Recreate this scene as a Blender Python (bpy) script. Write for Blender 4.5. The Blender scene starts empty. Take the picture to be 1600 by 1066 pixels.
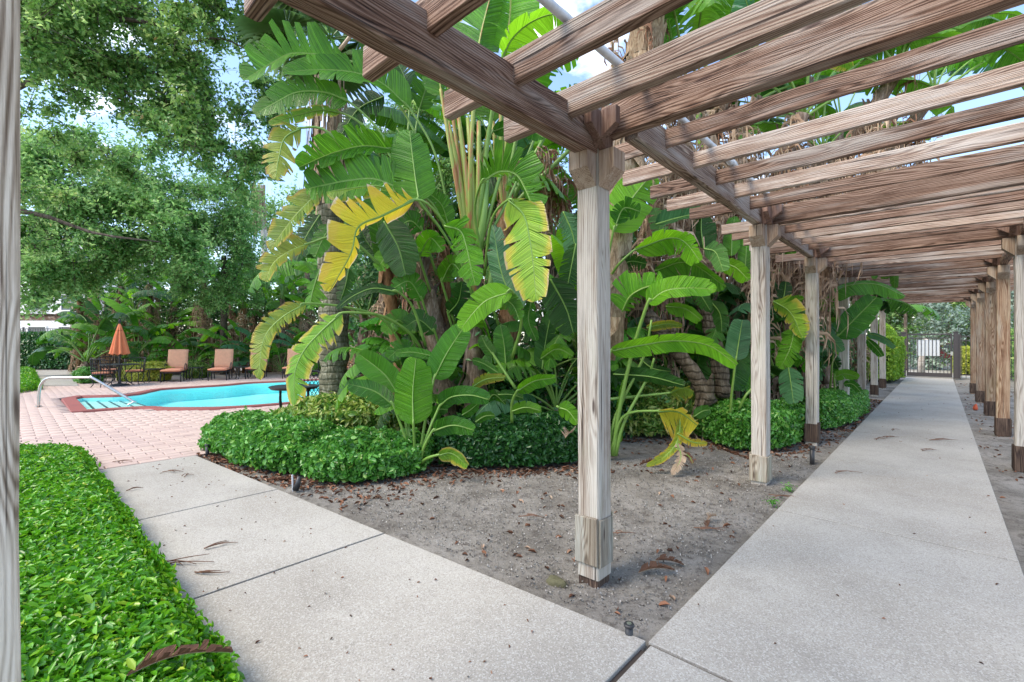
import bpy, math, random
import numpy as np
from mathutils import Vector, Matrix
R = math.radians
rng = np.random.default_rng(7)
random.seed(7)
sc = bpy.context.scene
COL = sc.collection

# ------------------------------------------------------------------ camera
H = 1.45; F = 727.0; YAW = R(42.6)
FW = Vector((-math.sin(YAW), math.cos(YAW), 0)); RT = Vector((math.cos(YAW), math.sin(YAW), 0)); UP = Vector((0, 0, 1))
cam = bpy.data.cameras.new("camera"); camo = bpy.data.objects.new("camera", cam); COL.objects.link(camo)
cam.sensor_width = 36; cam.lens = 36 * F / 1600; cam.clip_start = 0.02; cam.clip_end = 600; cam.shift_y = 0.00125
camo.location = (0, 0, H); camo.rotation_euler = (R(90), 0, YAW)
sc.camera = camo
# ------------------------------------------------------------------ world, sun, exposure
SUN_EL, SUN_AZ = 52, 200
w = bpy.data.worlds.new("World"); sc.world = w; w.use_nodes = True
nt = w.node_tree; nt.nodes.clear()
def wn(t, **k):
    n = nt.nodes.new(t)
    for a, b in k.items(): setattr(n, a, b)
    return n
sky = wn('ShaderNodeTexSky', sky_type='NISHITA', sun_disc=False, sun_elevation=R(SUN_EL), sun_rotation=R(SUN_AZ),
         altitude=0, air_density=1.0, dust_density=0.8, ozone_density=1.6)
tc = wn('ShaderNodeTexCoord'); mp = wn('ShaderNodeMapping'); mp.inputs['Scale'].default_value = (1, 1, 2.2); mp.inputs['Location'].default_value = (5.2, 1.4, 0)
nz = wn('ShaderNodeTexNoise'); nz.inputs['Scale'].default_value = 2.6; nz.inputs['Detail'].default_value = 7; nz.inputs['Roughness'].default_value = 0.58
rp = wn('ShaderNodeValToRGB'); rp.color_ramp.elements[0].position = 0.53; rp.color_ramp.elements[1].position = 0.75
mx = wn('ShaderNodeMix', data_type='RGBA'); mx.inputs['B'].default_value = (10.0, 9.8, 9.5, 1)
bg = wn('ShaderNodeBackground'); bg.inputs['Strength'].default_value = 0.15
ow = wn('ShaderNodeOutputWorld')
L = nt.links.new
L(tc.outputs['Generated'], mp.inputs[0]); L(mp.outputs[0], nz.inputs['Vector']); L(nz.outputs['Fac'], rp.inputs[0])
L(rp.outputs[0], mx.inputs['Factor']); L(sky.outputs[0], mx.inputs['A']); L(mx.outputs['Result'], bg.inputs[0]); L(bg.outputs[0], ow.inputs[0])
sun = bpy.data.lights.new("sun", 'SUN'); sun.energy = 1.5; sun.angle = R(28); sun.color = (1, 0.88, 0.70)
suno = bpy.data.objects.new("sun", sun); COL.objects.link(suno)
_az = R(SUN_AZ); _d = Vector((math.sin(_az) * math.cos(R(SUN_EL)), math.cos(_az) * math.cos(R(SUN_EL)), math.sin(R(SUN_EL))))
suno.rotation_euler = _d.to_track_quat('Z', 'Y').to_euler()
sc.view_settings.view_transform = 'Standard'; sc.view_settings.look = 'None'; sc.view_settings.gamma = 1
sc.view_settings.exposure = 1.48; sc.view_settings.use_curve_mapping = False
sc.cycles.max_bounces = 7; sc.cycles.transparent_max_bounces = 12; sc.cycles.use_denoising = True

# ------------------------------------------------------------------ helpers
def at(px, py, D):      # a point D metres in front of the lens, in world metres
    v = FW * D + RT * ((px - 800) / F * D); v.z = H - (py - 535) / F * D
    return v
def gp(px, py, z=0.0):
    return at(px, py, (H - z) * F / (py - 535))
def tag(o, label=None, cat=None, group=None, kind=None):
    if label: o['label'] = label
    if cat: o['category'] = cat
    if group: o['group'] = group
    if kind: o['kind'] = kind
    return o
def empty(name, loc=(0, 0, 0), rz=0):
    o = bpy.data.objects.new(name, None); COL.objects.link(o); o.location = loc; o.rotation_euler = (0, 0, rz)
    o.empty_display_size = 0.1
    return o
def link(name, me, mats=None, parent=None):
    o = bpy.data.objects.new(name, me); COL.objects.link(o)
    if mats is not None:
        for m in (mats if isinstance(mats, (list, tuple)) else [mats]): me.materials.append(m)
    if parent is not None: o.parent = parent
    return o
def copy_tree(o, parent=None):
    c = o.copy(); COL.objects.link(c); c.parent = parent
    for ch in o.children: copy_tree(ch, c)
    return c
class MB:
    def __init__(s): s.v = []; s.f = []; s.m = []; s.a = {}
    def add(s, vs, fs, mat=0, **attrs):
        b = len(s.v); s.v.extend([tuple(p) for p in vs]); s.f.extend([tuple(b + i for i in f) for f in fs]); s.m.extend([mat] * len(fs))
        for k in set(list(attrs) + list(s.a)):
            arr = s.a.setdefault(k, [0.0] * b)
            if len(arr) < b: arr.extend([0.0] * (b - len(arr)))
            val = attrs.get(k, 0.0)
            arr.extend(list(val) if hasattr(val, '__len__') else [val] * len(vs))
    def box(s, c, d, mat=0, rz=0.0, rot=None):
        M = rot if rot is not None else Matrix.Rotation(rz, 3, 'Z'); c = Vector(c)
        vs = [c + M @ Vector((x * d[0] / 2, y * d[1] / 2, z * d[2] / 2)) for x in (-1, 1) for y in (-1, 1) for z in (-1, 1)]
        s.add(vs, [(0, 1, 3, 2), (4, 6, 7, 5), (0, 4, 5, 1), (2, 3, 7, 6), (0, 2, 6, 4), (1, 5, 7, 3)], mat)
    def prism(s, poly, z0, z1, M=None, mat=0):
        n = len(poly); vs = [Vector((x, y, z0)) for x, y in poly] + [Vector((x, y, z1)) for x, y in poly]
        if M is not None: vs = [M @ v for v in vs]
        s.add(vs, [tuple(range(n))[::-1], tuple(range(n, 2 * n))] + [(i, (i + 1) % n, n + (i + 1) % n, n + i) for i in range(n)], mat)
    def tube(s, pts, r, seg=8, mat=0, cap=True, **at_):
        pts = [Vector(p) for p in pts]; n = len(pts)
        rs = r if hasattr(r, '__len__') else [r] * n
        vs = []; fs = []; prev = None
        for i, p in enumerate(pts):
            t = (pts[min(i + 1, n - 1)] - pts[max(i - 1, 0)]).normalized()
            if prev is None: prev = t.orthogonal().normalized()
            a = (prev - t * prev.dot(t)).normalized(); prev = a; b = t.cross(a)
            for k in range(seg):
                q = 2 * math.pi * k / seg; vs.append(p + (a * math.cos(q) + b * math.sin(q)) * rs[i])
        for i in range(n - 1):
            for k in range(seg):
                fs.append((i * seg + k, i * seg + (k + 1) % seg, (i + 1) * seg + (k + 1) % seg, (i + 1) * seg + k))
        if cap: fs.append(tuple(range(seg))[::-1]); fs.append(tuple(range((n - 1) * seg, n * seg)))
        s.add(vs, fs, mat, **at_)
    def mesh(s, name, smooth=False):
        me = bpy.data.meshes.new(name); me.from_pydata(s.v, [], s.f); me.polygons.foreach_set('material_index', s.m)
        for k, arr in s.a.items():
            if len(arr) < len(s.v): arr.extend([0.0] * (len(s.v) - len(arr)))
            me.attributes.new(k, 'FLOAT', 'POINT').data.foreach_set('value', arr)
        if smooth: me.polygons.foreach_set('use_smooth', [True] * len(s.f))
        me.update(); return me
    def build(s, name, mats, parent=None, smooth=False):
        return link(name, s.mesh(name, smooth), mats, parent)
def np_mesh(name, V, Fq, attrs=None, smooth=False):
    """V (n,3), Fq (m,k) -> mesh, fast"""
    me = bpy.data.meshes.new(name); n = len(V); m, k = Fq.shape
    me.vertices.add(n); me.vertices.foreach_set('co', V.astype(np.float32).ravel())
    me.loops.add(m * k); me.loops.foreach_set('vertex_index', Fq.astype(np.int32).ravel())
    me.polygons.add(m); me.polygons.foreach_set('loop_start', (np.arange(m) * k).astype(np.int32))
    me.polygons.foreach_set('loop_total', np.full(m, k, np.int32))
    if smooth: me.polygons.foreach_set('use_smooth', np.ones(m, bool))
    if attrs:
        for a, val in attrs.items(): me.attributes.new(a, 'FLOAT', 'POINT').data.foreach_set('value', val.astype(np.float32))
    me.update(calc_edges=True); me.validate(); return me
def catmull(P, n):
    P = [Vector(p) for p in P]
    if len(P) == 2: return [P[0].lerp(P[1], i / (n - 1)) for i in range(n)]
    Q = [P[0] * 2 - P[1]] + P + [P[-1] * 2 - P[-2]]; out = []
    m = len(P) - 1
    for i in range(n):
        t = i / (n - 1) * m; k = min(int(t), m - 1); u = t - k
        a, b, c, d = Q[k:k + 4]
        out.append(0.5 * ((2 * b) + (c - a) * u + (2 * a - 5 * b + 4 * c - d) * u * u + (3 * b - a - 3 * c + d) * u ** 3))
    return out

# ------------------------------------------------------------------ node helpers / materials
class NT:
    def __init__(s, name, rough=0.6, spec=0.4):
        s.m = bpy.data.materials.new(name); s.m.use_nodes = True; s.t = s.m.node_tree; s.b = s.t.nodes['Principled BSDF']
        s.out = s.t.nodes['Material Output']
        s.b.inputs['Roughness'].default_value = rough; s.b.inputs['Specular IOR Level'].default_value = spec
    def n(s, t, ins=None, **k):
        nd = s.t.nodes.new(t)
        for a, b in k.items(): setattr(nd, a, b)
        for a, b in (ins or {}).items(): s.set(nd, a, b)
        return nd
    def set(s, nd, a, b):
        i = nd.inputs[a]
        if isinstance(b, bpy.types.NodeSocket): s.t.links.new(b, i)
        elif hasattr(b, 'outputs'): s.t.links.new(b.outputs[0], i)
        else: i.default_value = b
    def math(s, op, a, b=0.0, c=None):
        nd = s.t.nodes.new('ShaderNodeMath'); nd.operation = op; s.set(nd, 0, a); s.set(nd, 1, b)
        if c is not None: s.set(nd, 2, c)
        return nd.outputs[0]
    def mix(s, f, a, b, blend='MIX'):
        nd = s.t.nodes.new('ShaderNodeMix'); nd.data_type = 'RGBA'; nd.blend_type = blend
        s.set(nd, 'Factor', f); s.set(nd, 'A', col(a)); s.set(nd, 'B', col(b)); return nd.outputs['Result']
    def ramp(s, f, stops):
        nd = s.t.nodes.new('ShaderNodeValToRGB'); e = nd.color_ramp.elements
        while len(e) < len(stops): e.new(0.5)
        for i, (p, c) in enumerate(stops): e[i].position = p; e[i].color = col(c)
        s.set(nd, 0, f); return nd.outputs[0]
    def step(s, f, a, b):
        nd = s.t.nodes.new('ShaderNodeMapRange'); nd.interpolation_type = 'SMOOTHSTEP'; s.set(nd, 0, f); nd.inputs[1].default_value = a; nd.inputs[2].default_value = b
        return nd.outputs[0]
    def noise(s, vec, scale, detail=3, rough=0.55, dist=0.0):
        return s.n('ShaderNodeTexNoise', {'Vector': vec, 'Scale': scale, 'Detail': detail, 'Roughness': rough, 'Distortion': dist}).outputs['Fac']
    def mapv(s, vec, scale=(1, 1, 1), loc=(0, 0, 0)):
        return s.n('ShaderNodeMapping', {'Vector': vec, 'Scale': scale, 'Location': loc}).outputs[0]
    def bump(s, h, strength=0.3, dist=0.01):
        b = s.n('ShaderNodeBump', {'Height': h, 'Strength': strength, 'Distance': dist}); s.set(s.b, 'Normal', b.outputs[0]); return b
    def attr(s, name): return s.n('ShaderNodeAttribute', attribute_name=name).outputs['Fac']
    def obj(s): return s.n('ShaderNodeTexCoord').outputs['Object']
    def rnd(s): return s.n('ShaderNodeObjectInfo').outputs['Random']
    def pos(s): return s.n('ShaderNodeNewGeometry').outputs['Position']
def col(c): return c if not isinstance(c, tuple) or len(c) == 4 else (*c, 1)

def wood_mat(name, light, mid, dark, silver=None, silver_amt=0.4, rough=0.8, contrast=1.0, green=0.0):
    N = NT(name, rough, 0.25)
    o = N.obj(); r = N.rnd()
    off = N.n('ShaderNodeCombineXYZ', {0: N.math('MULTIPLY', r, 37.0), 1: N.math('MULTIPLY', r, 0.09), 2: N.math('MULTIPLY', N.math('FRACT', N.math('MULTIPLY', r, 7.3)), 0.12)})
    v = N.n('ShaderNodeVectorMath', {0: o, 1: off.outputs[0]}, operation='ADD').outputs[0]
    # knots
    vk = N.mapv(v, (1.7, 9, 9)); vor = N.n('ShaderNodeTexVoronoi', {'Vector': vk, 'Scale': 1.0, 'Randomness': 1.0})
    kd = vor.outputs['Distance']; knot = N.step(kd, 0.11, 0.04); near = N.step(kd, 0.55, 0.1)
    # growth rings, flat sawn, swinging round the knots
    vs = N.mapv(v, (0.45, 5.0, 5.0)); base = N.noise(vs, 1.3, 2, 0.5, 0.5)
    sep = N.n('ShaderNodeSeparateXYZ', {0: v})
    ph = N.math('ADD', N.math('MULTIPLY', base, 17.0), N.math('MULTIPLY', near, 3.0))
    ph = N.math('ADD', ph, N.math('MULTIPLY', sep.outputs[1], 105.0)); ph = N.math('ADD', ph, N.math('MULTIPLY', sep.outputs[2], 120.0))
    ring = N.math('MULTIPLY_ADD', N.math('SINE', N.math('MULTIPLY', ph, 4.2)), 0.5, 0.5)
    ring = N.math('POWER', ring, 1.6)
    fib = N.noise(N.mapv(v, (3.2, 150, 150)), 1.0, 5, 0.7)
    fib2 = N.noise(N.mapv(v, (0.9, 32, 32)), 1.0, 3, 0.6)
    blotch = N.noise(N.mapv(v, (1.1, 4, 4)), 1.4, 4, 0.6)
    f = N.math('ADD', N.math('MULTIPLY', ring, 0.52 * contrast), N.math('MULTIPLY', N.math('SUBTRACT', fib, 0.5), 1.7))
    f = N.math('ADD', f, N.math('MULTIPLY', N.math('SUBTRACT', fib2, 0.5), 1.0))
    f = N.math('ADD', f, N.math('MULTIPLY', N.math('SUBTRACT', blotch, 0.5), 0.8))
    stn = N.step(N.noise(N.mapv(v, (1.0, 2.2, 2.2)), 2.0, 5, 0.7), 0.5, 0.75)
    f = N.math('ADD', N.math('ADD', f, 0.12), N.math('MULTIPLY', stn, 0.28))
    c = N.ramp(f, [(0.0, light), (0.38, mid), (0.9, dark)])
    if silver:
        s = N.step(N.noise(N.mapv(v, (0.8, 9, 9)), 1.0, 4, 0.6), 0.62 - silver_amt * 0.3, 0.75 - silver_amt * 0.2)
        s = N.math('MULTIPLY', s, N.math('SUBTRACT', 1.0, N.math('MULTIPLY', f, 0.75)))
        c = N.mix(s, c, silver)
    if green:
        g = N.math('MULTIPLY', N.step(N.noise(N.mapv(v, (1.5, 6, 6)), 1.2, 4, 0.6), 0.5, 0.8), green)
        c = N.mix(g, c, (0.20, 0.25, 0.12))
    crack = N.step(N.noise(N.mapv(v, (0.55, 60, 60)), 1.0, 2, 0.5), 0.335, 0.29)
    c = N.mix(N.math('MULTIPLY', crack, 0.8), c, (0.02, 0.012, 0.01))
    c = N.mix(N.math('MULTIPLY', knot, 0.85), c, (0.045, 0.02, 0.014))
    hue = N.n('ShaderNodeHueSaturation', {'Color': c, 'Value': N.math('MULTIPLY_ADD', N.math('FRACT', N.math('MULTIPLY', r, 13.7)), 0.35, 0.82)})
    N.set(N.b, 'Base Color', hue.outputs[0])
    hgt = N.math('SUBTRACT', N.math('MULTIPLY', f, -0.8), N.math('MULTIPLY', crack, 1.5))
    N.bump(hgt, 0.8, 0.005)
    return N.m

M = {}
M['beam'] = wood_mat('weathered_beam_wood', (0.36, 0.245, 0.18), (0.19, 0.108, 0.072), (0.034, 0.017, 0.010), (0.42, 0.36, 0.31), 0.4)
M['beamgrey'] = wood_mat('bleached_beam_wood', (0.46, 0.36, 0.28), (0.28, 0.185, 0.135), (0.075, 0.04, 0.026), (0.50, 0.44, 0.385), 0.5)
M['capwood'] = wood_mat('cap_wood', (0.28, 0.185, 0.14), (0.17, 0.095, 0.07), (0.04, 0.02, 0.014), None, contrast=0.35)
M['blockwood'] = wood_mat('block_wood', (0.44, 0.35, 0.27), (0.29, 0.205, 0.145), (0.10, 0.06, 0.04), (0.48, 0.42, 0.36), 0.35, contrast=0.35)
M['nearpost'] = wood_mat('near_bleached_post', (0.70, 0.62, 0.52), (0.46, 0.38, 0.30), (0.16, 0.115, 0.08), (0.66, 0.58, 0.48), 0.6, green=0.3)
M['post'] = wood_mat('weathered_post_wood', (0.56, 0.50, 0.43), (0.38, 0.31, 0.25), (0.13, 0.09, 0.065), (0.60, 0.56, 0.50), 0.9, green=0.35)
M['postwarm'] = wood_mat('warm_post_wood', (0.52, 0.39, 0.27), (0.32, 0.19, 0.115), (0.10, 0.04, 0.02), (0.45, 0.38, 0.30), 0.3, contrast=0.95, green=0.25)
M['clad'] = wood_mat('cladding_wood', (0.40, 0.36, 0.29), (0.27, 0.22, 0.165), (0.09, 0.065, 0.045), (0.42, 0.41, 0.36), 0.4, green=0.5)
M['claddark'] = wood_mat('damp_base_wood', (0.16, 0.11, 0.08), (0.07, 0.045, 0.035), (0.02, 0.014, 0.012), None)
M['greywood'] = wood_mat('bleached_wood', (0.58, 0.53, 0.48), (0.38, 0.32, 0.27), (0.13, 0.10, 0.075), (0.58, 0.54, 0.48), 0.8)

def simple(name, c, rough=0.5, metal=0.0, spec=0.5, noise_amt=0.15, scale=20, bump=0.0):
    N = NT(name, rough, spec); N.b.inputs['Metallic'].default_value = metal
    f = N.noise(N.obj(), scale, 4, 0.6)
    cc = N.mix(f, tuple(x * (1 - noise_amt * 2) for x in c), tuple(min(1, x * (1 + noise_amt * 2)) for x in c))
    N.set(N.b, 'Base Color', cc)
    if bump: N.bump(f, bump, 0.01)
    return N.m
M['iron'] = simple('dark_wrought_iron', (0.025, 0.025, 0.03), 0.45, 0.3)
M['fence'] = simple('bronze_painted_metal', (0.06, 0.052, 0.055), 0.45, 0.2)
M['steel'] = simple('brushed_steel', (0.62, 0.62, 0.60), 0.3, 0.9)
M['pvc'] = simple('grey_pvc', (0.55, 0.56, 0.58), 0.45)
M['black'] = simple('black_plastic', (0.03, 0.03, 0.033), 0.45)
M['sign'] = simple('white_panel', (0.62, 0.66, 0.70), 0.5, noise_amt=0.05)
M['cushion'] = simple('terracotta_cushion_fabric', (0.72, 0.30, 0.18), 0.9, noise_amt=0.08, scale=9)
M['cushionback'] = simple('salmon_cushion_fabric', (0.80, 0.40, 0.24), 0.9, noise_amt=0.08, scale=9)
M['umbrella'] = simple('orange_canvas', (0.66, 0.20, 0.09), 0.9, noise_amt=0.10, scale=6)
M['umbrellared'] = simple('rust_canvas', (0.35, 0.06, 0.03), 0.9, noise_amt=0.10, scale=6)
M['stucco'] = simple('cream_stucco', (0.78, 0.76, 0.72), 0.9, noise_amt=0.05, scale=3)
M['stuccotan'] = simple('tan_stucco', (0.60, 0.47, 0.30), 0.9, noise_amt=0.05, scale=3)
M['glassdark'] = simple('window_glass', (0.06, 0.09, 0.11), 0.08)
M['carred'] = simple('dark_red_paint', (0.14, 0.01, 0.015), 0.2)
M['rubber'] = simple('tyre_rubber', (0.02, 0.02, 0.02), 0.8)
M['terracotta'] = simple('orange_pot', (0.55, 0.10, 0.04), 0.7)

def concrete_mat():
    N = NT('broom_concrete', 0.85, 0.3); p = N.pos(); r = N.rnd()
    big = N.noise(p, 0.9, 5, 0.6); med = N.noise(p, 7, 4, 0.6); fine = N.noise(p, 260, 2, 0.6)
    vor = N.n('ShaderNodeTexVoronoi', {'Vector': p, 'Scale': 170.0}); spk = N.n('ShaderNodeSeparateColor', {0: vor.outputs['Color']})
    c = N.mix(N.step(big, .3, .7), (0.31, 0.288, 0.252), (0.41, 0.39, 0.35))
    c = N.mix(N.math('MULTIPLY', N.step(med, 0.45, 0.75), 0.35), c, (0.36, 0.34, 0.31))
    c = N.mix(N.math('MULTIPLY', N.step(N.noise(N.mapv(p, (1, 1.6, 1)), 1.7, 6, 0.72), 0.52, 0.72), 0.4), c, (0.235, 0.22, 0.195))
    c = N.mix(N.math('MULTIPLY', N.step(N.noise(p, 4.0, 6, 0.8), 0.62, 0.7), 0.35), c, (0.16, 0.145, 0.12))
    c = N.mix(N.math('MULTIPLY', N.step(spk.outputs[0], 0.62, 0.9), 0.5), c, (0.56, 0.55, 0.52))
    c = N.mix(N.math('MULTIPLY', N.step(spk.outputs[1], 0.72, 0.95), 0.55), c, (0.20, 0.185, 0.165))
    c = N.mix(N.math('MULTIPLY', N.step(N.noise(p, 34, 4, 0.7), 0.66, 0.76), 0.5), c, (0.20, 0.18, 0.15))
    h = N.n('ShaderNodeHueSaturation', {'Color': c, 'Value': N.math('MULTIPLY_ADD', r, 0.10, 0.95)})
    N.set(N.b, 'Base Color', h.outputs[0])
    N.bump(N.math('ADD', N.math('MULTIPLY', fine, 0.6), N.math('MULTIPLY', spk.outputs[0], 0.6)), 0.35, 0.003)
    return N.m
M['concrete'] = concrete_mat()
def sand_mat():
    N = NT('sandy_soil', 0.95, 0.15); p = N.pos()
    a = N.noise(p, 1.6, 6, 0.65); b = N.noise(p, 14, 5, 0.7); c3 = N.noise(p, 90, 4, 0.75); g = N.noise(p, 420, 2, 0.7)
    c = N.ramp(a, [(0.3, (0.14, 0.125, 0.105)), (0.5, (0.28, 0.26, 0.23)), (0.72, (0.40, 0.375, 0.34))])
    c = N.mix(N.math('MULTIPLY', N.step(b, 0.48, 0.68), 0.75), c, (0.10, 0.086, 0.075))
    c = N.mix(N.math('MULTIPLY', N.step(c3, 0.56, 0.68), 0.75), c, (0.06, 0.047, 0.038))
    c = N.mix(N.math('MULTIPLY', N.step(c3, 0.42, 0.33), 0.5), c, (0.46, 0.44, 0.41))
    c = N.mix(N.math('MULTIPLY', N.step(g, 0.6, 0.7), 0.5), c, (0.55, 0.53, 0.5))
    N.set(N.b, 'Base Color', c)
    N.bump(N.math('ADD', N.math('MULTIPLY', b, 1.0), N.math('ADD', N.math('MULTIPLY', c3, 0.8), N.math('MULTIPLY', g, 0.35))), 0.9, 0.02)
    return N.m
M['sand'] = sand_mat()
def paver_mat():
    N = NT('pink_paver', 0.85, 0.3); p = N.pos(); r = N.rnd()
    a = N.noise(p, 2.2, 4, 0.6); b = N.noise(p, 120, 3, 0.7)
    c = N.mix(a, (0.45, 0.335, 0.295), (0.57, 0.45, 0.40))
    c = N.mix(N.math('MULTIPLY', N.step(b, 0.58, 0.72), 0.4), c, (0.38, 0.27, 0.24))
    c = N.mix(N.math('MULTIPLY', N.step(N.noise(p, 9, 5, 0.75), 0.6, 0.72), 0.5), c, (0.27, 0.19, 0.16))
    h = N.n('ShaderNodeHueSaturation', {'Color': c, 'Value': N.math('MULTIPLY_ADD', r, 0.16, 0.92), 'Hue': N.math('MULTIPLY_ADD', r, 0.012, 0.494)})
    N.set(N.b, 'Base Color', h.outputs[0]); N.bump(b, 0.3, 0.004); return N.m
M['paver'] = paver_mat()
M['grout'] = simple('dark_joint_sand', (0.055, 0.043, 0.036), 0.95)
M['coping'] = simple('red_coping', (0.27, 0.075, 0.065), 0.7, noise_amt=0.15, scale=8)
M['tile'] = simple('pale_teal_plaster', (0.50, 0.74, 0.70), 0.5, noise_amt=0.05, scale=3)
M['basin'] = simple('turquoise_plaster', (0.34, 0.92, 0.90), 0.5, noise_amt=0.06, scale=2)
M['steptile'] = simple('dark_step_tile', (0.03, 0.07, 0.09), 0.4)
def grass_mat(name, a, b):
    N = NT(name, 0.8, 0.2); p = N.pos()
    N.set(N.b, 'Base Color', N.mix(N.noise(p, 6, 5, 0.7), a, b)); N.bump(N.noise(p, 60, 4, 0.7), 0.8, 0.03); return N.m
M['lawn'] = grass_mat('lawn_green', (0.05, 0.14, 0.02), (0.13, 0.30, 0.04))
def water_mat():
    N = NT('pool_water'); t = N.t; p = N.pos()
    nz = N.noise(N.mapv(p, (1, 1, 1)), 2.2, 3, 0.5); bmp = N.n('ShaderNodeBump', {'Height': nz, 'Strength': 0.25, 'Distance': 0.15})
    tr = N.n('ShaderNodeBsdfTransparent', {'Color': (0.85, 0.99, 0.99, 1)}); gl = N.n('ShaderNodeBsdfGlossy', {'Roughness': 0.04, 'Normal': bmp.outputs[0]})
    fr = N.n('ShaderNodeFresnel', {'IOR': 1.33, 'Normal': bmp.outputs[0]})
    ms = N.n('ShaderNodeMixShader', {0: N.math('MULTIPLY', fr.outputs[0], 0.32), 1: tr.outputs[0], 2: gl.outputs[0]})
    t.links.new(ms.outputs[0], N.out.inputs[0]); return N.m
M['water'] = water_mat()

def leaf_shader(N, c, trans=0.35, boost=1.6, normal=None):
    tl = N.n('ShaderNodeBsdfTranslucent', {'Color': N.mix(0.5, N.n('ShaderNodeHueSaturation', {'Color': c, 'Value': boost, 'Hue': 0.485}).outputs[0], N.n('ShaderNodeHueSaturation', {'Color': c, 'Value': boost}).outputs[0])})
    N.set(N.b, 'Base Color', c)
    ms = N.n('ShaderNodeMixShader', {0: trans, 1: N.b.outputs[0], 2: tl.outputs[0]}); N.t.links.new(ms.outputs[0], N.out.inputs[0])
def blade_mat(name, c1, c2, rib, edge=None, edge_at=0.86, tipc=None, trans=0.27, rough=0.34, spots=0.0):
    N = NT(name, rough, 0.5); lu = N.attr('lu'); lv = N.attr('lv'); o = N.obj(); r = N.rnd()
    alv = N.math('ABSOLUTE', lv)
    n1 = N.noise(o, 3.0, 4, 0.6)
    c = N.mix(N.step(N.math('ADD', n1, N.math('MULTIPLY', N.math('SUBTRACT', r, 0.5), 0.45)), 0.3, 0.7), c1, c2)
    ph = N.math('SUBTRACT', N.math('MULTIPLY', lu, 300.0), N.math('MULTIPLY', alv, 20.0))
    vein = N.math('MULTIPLY_ADD', N.math('SINE', ph), 0.5, 0.5)
    ph2 = N.math('SUBTRACT', N.math('MULTIPLY', lu, 97.0), N.math('MULTIPLY', alv, 7.0))
    vein2 = N.math('MULTIPLY_ADD', N.math('SINE', ph2), 0.5, 0.5)
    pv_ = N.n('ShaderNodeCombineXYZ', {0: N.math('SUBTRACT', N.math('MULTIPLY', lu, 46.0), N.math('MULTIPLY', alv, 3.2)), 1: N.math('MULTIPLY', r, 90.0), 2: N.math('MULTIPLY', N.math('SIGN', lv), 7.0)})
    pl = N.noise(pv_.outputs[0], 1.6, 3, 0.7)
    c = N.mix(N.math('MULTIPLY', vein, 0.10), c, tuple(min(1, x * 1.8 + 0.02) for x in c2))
    c = N.mix(N.math('MULTIPLY', N.step(pl, 0.52, 0.72), 0.6), c, tuple(min(1, x * 1.9 + 0.015) for x in c2))  # pleat highlights painted into the leaf colour as paler streaks
    c = N.mix(N.math('MULTIPLY', N.step(pl, 0.47, 0.28), 0.75), c, tuple(x * 0.45 for x in c1))  # pleat shading painted into the leaf colour as darker streaks
    if edge:
        e = N.step(N.math('ADD', alv, N.math('MULTIPLY', N.math('SUBTRACT', N.noise(o, 7, 4, 0.6), 0.5), 0.9)), edge_at - 0.22, edge_at + 0.1)
        c = N.mix(e, c, edge)
    if tipc:
        e = N.step(N.math('ADD', alv, N.math('MULTIPLY', N.math('SUBTRACT', N.noise(o, 16, 3, 0.6), 0.5), 0.28)), 0.91, 0.99)
        c = N.mix(e, c, tipc)
    if spots:
        c = N.mix(N.math('MULTIPLY', N.step(N.noise(o, 22, 4, 0.7), 0.64, 0.72), spots), c, (0.13, 0.07, 0.03))
    c = N.mix(N.step(alv, 0.045, 0.02), c, rib)
    N.bump(N.math('ADD', N.math('MULTIPLY', vein, 0.35), N.math('MULTIPLY', pl, 3.0)), 0.9, 0.012)
    leaf_shader(N, c, trans)
    return N.m
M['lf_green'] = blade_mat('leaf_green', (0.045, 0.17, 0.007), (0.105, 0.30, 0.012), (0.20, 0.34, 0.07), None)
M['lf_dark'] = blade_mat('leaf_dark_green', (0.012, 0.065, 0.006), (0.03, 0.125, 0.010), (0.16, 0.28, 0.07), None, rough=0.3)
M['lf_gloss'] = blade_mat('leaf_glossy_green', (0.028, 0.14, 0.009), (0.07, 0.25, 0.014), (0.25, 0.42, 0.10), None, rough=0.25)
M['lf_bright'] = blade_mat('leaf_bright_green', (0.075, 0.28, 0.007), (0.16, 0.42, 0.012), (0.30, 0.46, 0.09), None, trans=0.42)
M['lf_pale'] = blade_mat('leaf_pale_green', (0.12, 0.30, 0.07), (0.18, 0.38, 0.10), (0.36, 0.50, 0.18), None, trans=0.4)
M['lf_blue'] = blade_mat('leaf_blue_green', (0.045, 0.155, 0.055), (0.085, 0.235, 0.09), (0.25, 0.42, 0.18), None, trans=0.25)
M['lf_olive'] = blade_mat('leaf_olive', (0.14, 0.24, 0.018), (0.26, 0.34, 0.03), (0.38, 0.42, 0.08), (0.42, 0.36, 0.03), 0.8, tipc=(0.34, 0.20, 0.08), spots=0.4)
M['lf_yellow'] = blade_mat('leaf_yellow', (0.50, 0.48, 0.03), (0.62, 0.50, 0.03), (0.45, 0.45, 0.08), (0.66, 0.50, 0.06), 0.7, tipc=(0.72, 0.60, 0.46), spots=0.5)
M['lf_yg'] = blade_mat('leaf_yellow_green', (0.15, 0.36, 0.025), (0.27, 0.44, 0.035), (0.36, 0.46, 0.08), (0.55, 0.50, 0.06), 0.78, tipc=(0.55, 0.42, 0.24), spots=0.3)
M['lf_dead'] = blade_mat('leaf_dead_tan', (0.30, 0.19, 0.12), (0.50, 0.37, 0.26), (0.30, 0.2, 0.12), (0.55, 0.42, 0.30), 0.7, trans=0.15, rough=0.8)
M['lf_rust'] = blade_mat('leaf_dead_rust', (0.13, 0.06, 0.035), (0.27, 0.135, 0.075), (0.25, 0.14, 0.08), None, trans=0.15, rough=0.8)
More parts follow.
